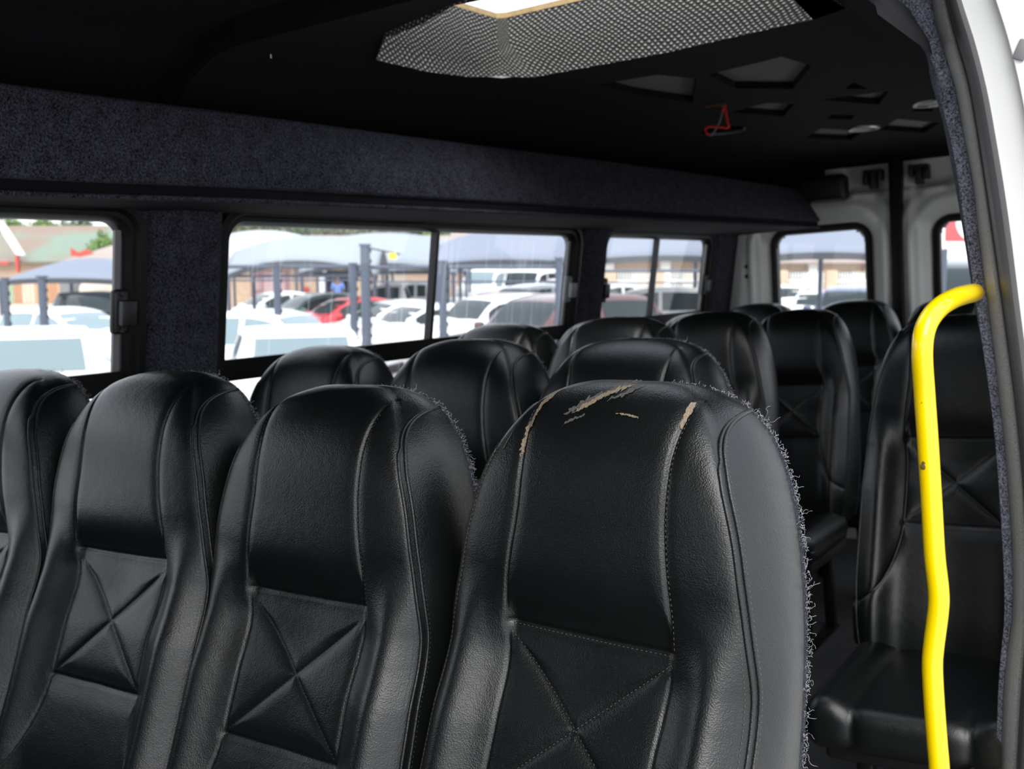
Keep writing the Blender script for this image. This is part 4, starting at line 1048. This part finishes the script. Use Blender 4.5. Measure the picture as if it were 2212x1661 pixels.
post(1208, 16, 560, 'slate fence post next to the window latch')
post(88, 19, 596, 'thick slate post under the small carport in the first window', .075)
post(8, 17, 600, 'slate fence post at the left picture edge', .05)
def rail(u0, u1, d, v, label, r=.03):
    x0, y0 = level_xy(u0, d); x1, y1 = level_xy(u1, d); L = math.hypot(x1 - x0, y1 - y0)
    t = level_empty('fence_rail', x0, y0, math.degrees(math.atan2(y1 - y0, x1 - x0)), label, 'rail', 'steel rails between the fence posts'); h = level_h(v, d)
    mb = MB(); mb.tube([(0, 0, h), (L, 0, h)], r, 8); mb.build('pipe', M_POST, t)
    mb = MB(); mb.tube([(0, 0, h - .22), (L, 0, h - .22)], r * .5, 6); mb.build('lower_pipe', M_POST, t)
rail(470, 800, 17.1, 574, 'upper steel rail from the window edge to the thick post')
rail(800, 1230, 16.1, 576, 'steel rail from the thick post to the latch side')
rail(1290, 1545, 20, 585, 'steel rail across the small side window')

# buildings
M_BRICK = brickmat('face_brick', (.52, .33, .20), (.60, .42, .28), (.5, .45, .4), 5)
M_PLASTER = simple('pale_plaster', (.68, .58, .48), .9)
M_MURAL = simple('faded_pink_mural', (.42, .24, .25), .85, var=.5, vscale=1.4)
M_DARKIN = simple('dark_interior', (.03, .03, .033), .9)
M_ROOFG = corrugated('green_tin_roof', (.23, .30, .23), (.30, .21, .16))
M_ROOFP = corrugated('pale_tin_roof', (.40, .31, .27), (.44, .36, .32))
M_FASCIA = simple('red_fascia', (.50, .07, .05), .6)
M_WHITEP = simple('white_plaster', (.82, .81, .78), .8)
def bld(name, u0, u1, d, label, cat='building'):
    x0, y0 = level_xy(u0, d); x1, y1 = level_xy(u1, d); L = math.hypot(x1 - x0, y1 - y0)
    return level_empty(name, x0, y0, math.degrees(math.atan2(y1 - y0, x1 - x0)), label, cat), L, L / (u1 - u0)
# brick workshop behind the long window
t, L, k = bld('brick_building', 470, 1000, 47, 'orange brick workshop with dark doorways behind the long window')
X = lambda u: (u - 470) * k
ht = level_h(565, 47)
mb = MB()
for a, b_ in ((470, 540), (625, 683), (760, 800), (880, 1000)): mb.box(X(a), X(b_), 0, .3, 0, ht)
mb.box(0, L, .02, .3, level_h(583, 47), ht); mb.build('wall', M_BRICK, t, 0)
mb = MB(); mb.box(X(540), X(625), .05, .25, 0, ht); mb.build('mural', M_MURAL, t, 0)
mb = MB(); mb.box(X(683), X(760), 2.5, 2.7, 0, ht); mb.box(X(683), X(760), .3, 2.7, 0, .02); mb.build('doorway', M_DARKIN, t, 0)
mb = MB(); mb.box(X(800), X(880), .2, .3, 0, ht); mb.build('grey_wall', M_PLASTER, t, 0)
mb = MB(); mb.add([(-.5, -.6, ht), (L + .5, -.6, ht), (L + .5, 6, ht + 1.3), (-.5, 6, ht + 1.3)], [(0, 1, 2, 3)]); ro = mb.build('roof', M_ROOFP, t, 0, False); ro.modifiers.new('t', 'SOLIDIFY').thickness = .08
mb = MB(); mb.rbox(X(655), X(668), -.15, 0, 1.0, level_h(618, 47), .03, 2); mb.build('extinguisher_box', M_FASCIA, t, 60)
# mural's painted bonnet shapes
mb = MB(); mb.box(X(545), X(556), .0, .05, 1.1, 1.6); mb.box(X(558), X(562), .0, .05, 1.1, 1.6); mb.rbox(X(568), X(615), .0, .05, .9, 1.9, .02, 2); mb.build('mural_shape', simple('mural_pink', (.55, .38, .38), .85), t, 0)
# house with green roof behind the first window
t, L, k = bld('green_roof_house', -60, 205, 50, 'old house with rusty green tin roof behind the first window')
mb = MB(); h1 = level_h(562, 50); mb.box(0, L, .5, .8, 0, h1); mb.build('wall', M_BRICK, t, 0)
h2 = level_h(484, 54)
mb = MB(); mb.add([(-.5, 0, h1), (L + .2, 0, h1), (L - .6, 5, h2), (-.5, 5, h2)], [(0, 1, 2, 3)]); ro = mb.build('roof', M_ROOFG, t, 0, False); ro.modifiers.new('t', 'SOLIDIFY').thickness = .08
mb = MB(); mb.prism([(L * .22, -.3, h1 + 1.9), (L * .28, -.3, h1 + 1.9), (L * .445, -.3, h1 + .3), (L * .385, -.3, h1 + .3)], (0, .2, 0)); mb.build('white_gable_board', M_WHITEP, t, 0)
mb = MB(); mb.box(L * .37, L * .39, -.25, .0, h1 - .5, h1 + .5); mb.box(-.5, L * .3, -.08, .0, h1 - .14, h1); mb.build('red_downpipe', M_FASCIA, t, 0)
t, L, k = bld('pale_roof_house', 150, 330, 46, 'low house with pinkish tin roof right in the first window')
h1 = level_h(560, 46); h2 = level_h(496, 50)
mb = MB(); mb.box(0, L, .5, .8, 0, h1); mb.build('wall', M_BRICK, t, 0)
mb = MB(); mb.add([(-.3, 0, h1), (L, 0, h1), (L, 5, h2), (L * .75, 5, h2), (L * .10, 3.2, h1 + .6)], [(0, 1, 2, 3, 4)]); ro = mb.build('roof', M_ROOFP, t, 0, False); ro.modifiers.new('t', 'SOLIDIFY').thickness = .08
mb = MB(); mb.prism([(.1, -.1, h1 + .2), (.1, -.1, h1 + .55), (.45, -.1, h1 + .34), (.8, -.1, h1 + .5), (1.1, -.1, h1 + .3), (.5, -.1, h1 + .15)], (0, .1, 0)); mb.build('red_ridge', M_FASCIA, t, 0)
# plank fence
t, L, k = bld('plank_fence', -60, 195, 38, 'multi-coloured upright plank fence below the green-roofed house', 'fence')
mb = MB(); rg = np.random.default_rng(4); cols = ((.50, .30, .16), (.30, .38, .24), (.62, .48, .36), (.45, .22, .12)); mbs = [MB() for _ in cols]; xx = 0
while xx < L:
    w_ = .10 + .05 * rg.random(); mbs[rg.integers(0, 4)].box(xx, xx + w_, 0, .04, .9, level_h(601, 38) + .08 * rg.random()); xx += w_ + .03
for q, c_ in zip(mbs, cols): q.build('planks', simple('plank_paint', c_, .85), t, 0)
mb = MB(); mb.box(0, L, .05, .25, 0, 1.0); mb.build('low_wall', M_PLASTER, t, 0)
x, y = level_xy(212, 33); t = level_empty('water_tank', x, y, 0, 'grey cabinet-like water tank beside the black pickup', 'tank')
mb = MB(); mb.lathe([(0, 0), (.6, 0), (.6, 1.6), (.5, 1.75), (0, 1.8)], (0, 0, 0), (0, 0, 1), 28); mb.build('drum', M_PLASTER, t, 40)
mb = MB(); mb.rbox(-.95, -.35, -.75, -.3, 0, level_h(606, 33), .03, 2); mb.build('cabinet', M_GREYPL, t, 40)
# white palisade and plaster houses toward the rear
def palisade(u0, u1, d, v0, label):
    t, L, k = bld('palisade_fence', u0, u1, d, label, 'fence'); h = level_h(v0, d); mb = MB(); xx = 0
    while xx < L: mb.box(xx, xx + .055, 0, .03, .2, h); mb.add([(xx, 0, h), (xx + .055, 0, h), (xx + .0275, 0, h + .08), (xx, .03, h), (xx + .055, .03, h), (xx + .0275, .03, h + .08)], [(0, 1, 2), (3, 4, 5), (0, 2, 5, 3), (1, 4, 5, 2)]); xx += .12
    mb.build('pales', M_WHITEP, t, 0); mb = MB(); mb.box(0, L, .03, .07, h - .35, h - .28); mb.box(0, L, .03, .07, .4, .47); mb.build('cross_rails', M_WHITEP, t, 0)
    mb = MB()
    for f_ in (.12, .45, .82): mb.box(L * f_, L * f_ + .45, -.2, .25, 0, h + .12)
    mb.build('brick_pier', M_BRICK, t, 0)
palisade(1270, 1580, 42, 590, 'white palisade fence in the small side window')
palisade(1640, 1960, 44, 591, 'white palisade fence in the left rear-door window')
def house(u0, u1, d, vt, label, cols_):
    t, L, k = bld('plaster_house', u0, u1, d, label); h = level_h(vt, d)
    mb = MB(); mb.box(0, L, .6, .9, 0, h); mb.build('wall', M_BRICK, t, 0)
    mb = MB()
    for f_ in cols_: mb.box(L * f_, L * f_ + .42, 0, .35, 0, h)
    mb.build('column', M_WHITEP, t, 0)
    mb = MB()
    for f_ in (.2, .5, .78): mb.box(L * f_, L * f_ + .9, .55, .62, .8, h - .5)
    mb.build('window', M_DARKIN, t, 0)
    mb = MB(); mb.add([(-.5, -.5, h), (L + .5, -.5, h), (L + .5, 5, h + 1.6), (-.5, 5, h + 1.6)], [(0, 1, 2, 3)]); ro = mb.build('roof', M_ROOFP, t, 0, False); ro.modifiers.new('t', 'SOLIDIFY').thickness = .1
house(1250, 1620, 46, 560, 'orange brick house with white columns behind the small side window', (.15, .48, .8))
house(1630, 1990, 52, 566, 'brick house with white columns behind the left rear-door window', (.08, .33, .68))
house(985, 1262, 50, 566, 'brick house behind the carport right of the window divider', (.1, .9))
# red and white sign board
d_ = 15; t, L, k = bld('sign_board', 2026, 2180, d_, 'white sign board with a red panel and white round letter, right rear-door window', 'sign')
zt_, zb_ = level_h(440, d_), level_h(541, d_)
mb = MB(); mb.rbox(0, L, 0, .08, zb_, zt_, .02, 2); mb.build('board', M_WHITEP, t, 40)
mb = MB(); mb.rbox(.085, L - .06, -.02, .02, level_h(523, d_), zt_ - .08, .018, 3); mb.build('red_panel', simple('sign_red', (.62, .09, .10), .5), t, 40)
cxs, czs = .085 + .40, level_h(478, d_)
mb = MB(); rows = [[(cxs + math.cos(a) * r_ * .9, yy, czs + math.sin(a) * r_) for a in np.linspace(R(45), R(315), 40)] for r_, yy in ((.20, -.02), (.20, -.032), (.30, -.032), (.30, -.02))]; mb.grid(rows); mb.build('white_letter', M_WHITEP, t, 0, False)
for f_ in (.1, .9):
    mb = MB(); mb.tube([(L * f_, .05, 0), (L * f_, .05, zb_ + .05)], .05, 10); mb.build('leg', M_POST, t)
# far trees
def leafmesh(seed, n=2600):
    rg = np.random.default_rng(seed); mb = MB(); cl = []
    for i in range(16):
        th, ph = rg.random() * 2 * math.pi, rg.random() ** .6
        cl.append((math.cos(th) * .75 * ph, math.sin(th) * .75 * ph, -.6 + 1.25 * rg.random() * (1 - .4 * ph), .32 + .22 * rg.random()))
    for i in range(n):
        c = cl[rg.integers(0, 16)]; d = rg.normal(0, 1, 3); d /= np.linalg.norm(d); p = np.array(c[:3]) + d * c[3] * rg.random() ** .35
        a = rg.normal(0, 1, 3); a /= np.linalg.norm(a); b = np.cross(a, d); b /= (np.linalg.norm(b) + 1e-6); s = .06 + .05 * rg.random()
        mb.add([p - a * s, p + b * s * .5, p + a * s, p - b * s * .5], [(0, 1, 2, 3)])
    return mesh_only(mb, 'foliage', None, 0, False)
LEAF = [leafmesh(1), leafmesh(2), leafmesh(3)]
M_LEAVES = [simple('leaf_green', c_, .7, var=.45, vscale=4) for c_ in ((.13, .22, .045), (.08, .12, .05), (.115, .13, .06))]
for m_ in LEAF: m_.materials.append(M_LEAVES[0])
MT = MB(); MT.tube([(0, 0, 0), (.05, 0, 1.2), (-.05, .05, 2.4), (.0, 0, 3.2)], [.16, .13, .11, .05], 8); TRUNK = mesh_only(MT, 'trunk', simple('bark', (.12, .09, .07), .9))
def tree(u, d, v_top, wpx, kk, label, group='trees behind the car park'):
    x, y = level_xy(u, d); H = level_h(v_top, d); rx = wpx / FPX * d / 2
    t = level_empty('tree', x, y, rng.random() * 360, label, 'tree', group)
    o = bpy.data.objects.new('foliage', LEAF[kk % 3]); COL.objects.link(o); o.parent = t; o.material_slots[0].link = 'OBJECT'; o.material_slots[0].material = M_LEAVES[kk % 3]
    rz = max(1.2, H * .38); o.location = (0, 0, H - rz * 1.0); o.scale = (rx, rx, rz)
    o2 = bpy.data.objects.new('trunk', TRUNK); COL.objects.link(o2); o2.parent = t; o2.scale = (1.3, 1.3, H * .7 / 3.2)
tree(228, 52, 470, 85, 0, 'small round bright green tree right in the first window', None)
labs = ['light green tree at the far left over the green roof', 'light green tree over the middle of the green roof', 'darker green tree over the right end of the green roof']
for i, (u, v) in enumerate(((20, 430), (95, 433), (170, 437))): tree(u, 66 + 2 * i, v, 120, (0, 0, 1)[i], labs[i])
ww = ['leftmost olive tree over the white carport', 'olive tree over the white carport, second from the window edge', 'dark olive tree over the dip between white and pale carports', 'olive tree above the peak of the pale carport', 'olive tree above the thick dark post', 'olive tree left of the window divider', 'green tree right of the window divider']
for i, u in enumerate((500, 575, 655, 735, 815, 895, 975)): tree(u, 64 + (i % 3) * 3, 436 + 4 * (i % 2), 125, (2, 2, 1, 2, 2, 1, 0)[i], ww[i])

# person in the workshop doorway
x, y = level_xy(728, 44.5)
t = level_empty('person', x, y, VIEWR, 'person in a blue shirt and pale cap standing in the workshop doorway', 'person')
def skin(name, pts, edges, rad, mat, par):
    me = bpy.data.meshes.new(name); me.from_pydata(pts, edges, []); o = bpy.data.objects.new(name, me); COL.objects.link(o); o.parent = par
    md = o.modifiers.new('skin', 'SKIN'); sd = o.modifiers.new('sub', 'SUBSURF'); sd.levels = 2; sd.render_levels = 2
    for v_, r_ in zip(me.skin_vertices[0].data, rad): v_.radius = (r_, r_ * .85)
    me.skin_vertices[0].data[0].use_root = True; me.materials.append(mat); return o
SK = simple('skin', (.20, .11, .07), .6)
body = skin('body', [(0, 0, .95), (0, 0, 1.2), (0, 0, 1.42), (0, 0, 1.52), (0, -.01, 1.62), (0, -.01, 1.73), (-.20, 0, 1.42), (-.26, 0, 1.15), (-.25, -.06, .92), (-.25, -.08, .80), (.20, 0, 1.42), (.26, 0, 1.15), (.25, -.06, .92), (.25, -.08, .80), (-.09, 0, .88), (-.10, 0, .5), (-.10, .02, .08), (-.10, -.14, .04), (.09, 0, .88), (.10, 0, .5), (.10, .02, .08), (.10, -.14, .04)],
     [(0, 1), (1, 2), (2, 3), (3, 4), (4, 5), (2, 6), (6, 7), (7, 8), (8, 9), (2, 10), (10, 11), (11, 12), (12, 13), (0, 14), (14, 15), (15, 16), (16, 17), (0, 18), (18, 19), (19, 20), (20, 21)],
     [.14, .14, .15, .055, .09, .085, .055, .045, .035, .03, .055, .045, .035, .03, .08, .06, .045, .04, .08, .06, .045, .04], SK, t)
skin('shirt', [(0, 0, .92), (0, 0, 1.2), (0, 0, 1.42), (-.20, 0, 1.42), (-.265, 0, 1.17), (.20, 0, 1.42), (.265, 0, 1.17)], [(0, 1), (1, 2), (2, 3), (3, 4), (2, 5), (5, 6)], [.19, .18, .18, .085, .07, .085, .07], simple('blue_shirt', (.15, .25, .62), .8), t)
skin('trousers', [(0, 0, .96), (-.09, 0, .88), (-.10, 0, .5), (-.10, .02, .1), (.09, 0, .88), (.10, 0, .5), (.10, .02, .1)], [(0, 1), (1, 2), (2, 3), (0, 4), (4, 5), (5, 6)], [.17, .11, .085, .075, .11, .085, .075], simple('dark_trousers', (.03, .03, .05), .8), t)
mb = MB(); mb.lathe([(.001, .10), (.06, .085), (.10, .04), (.108, 0), (.10, -.005)], (0, -.01, 1.74), (0, 0, 1), 20); mb.rbox(-.08, .08, -.20, -.08, 1.735, 1.75, .006, 2); mb.build('cap', simple('pale_cap', (.75, .72, .62), .8), t, 60)
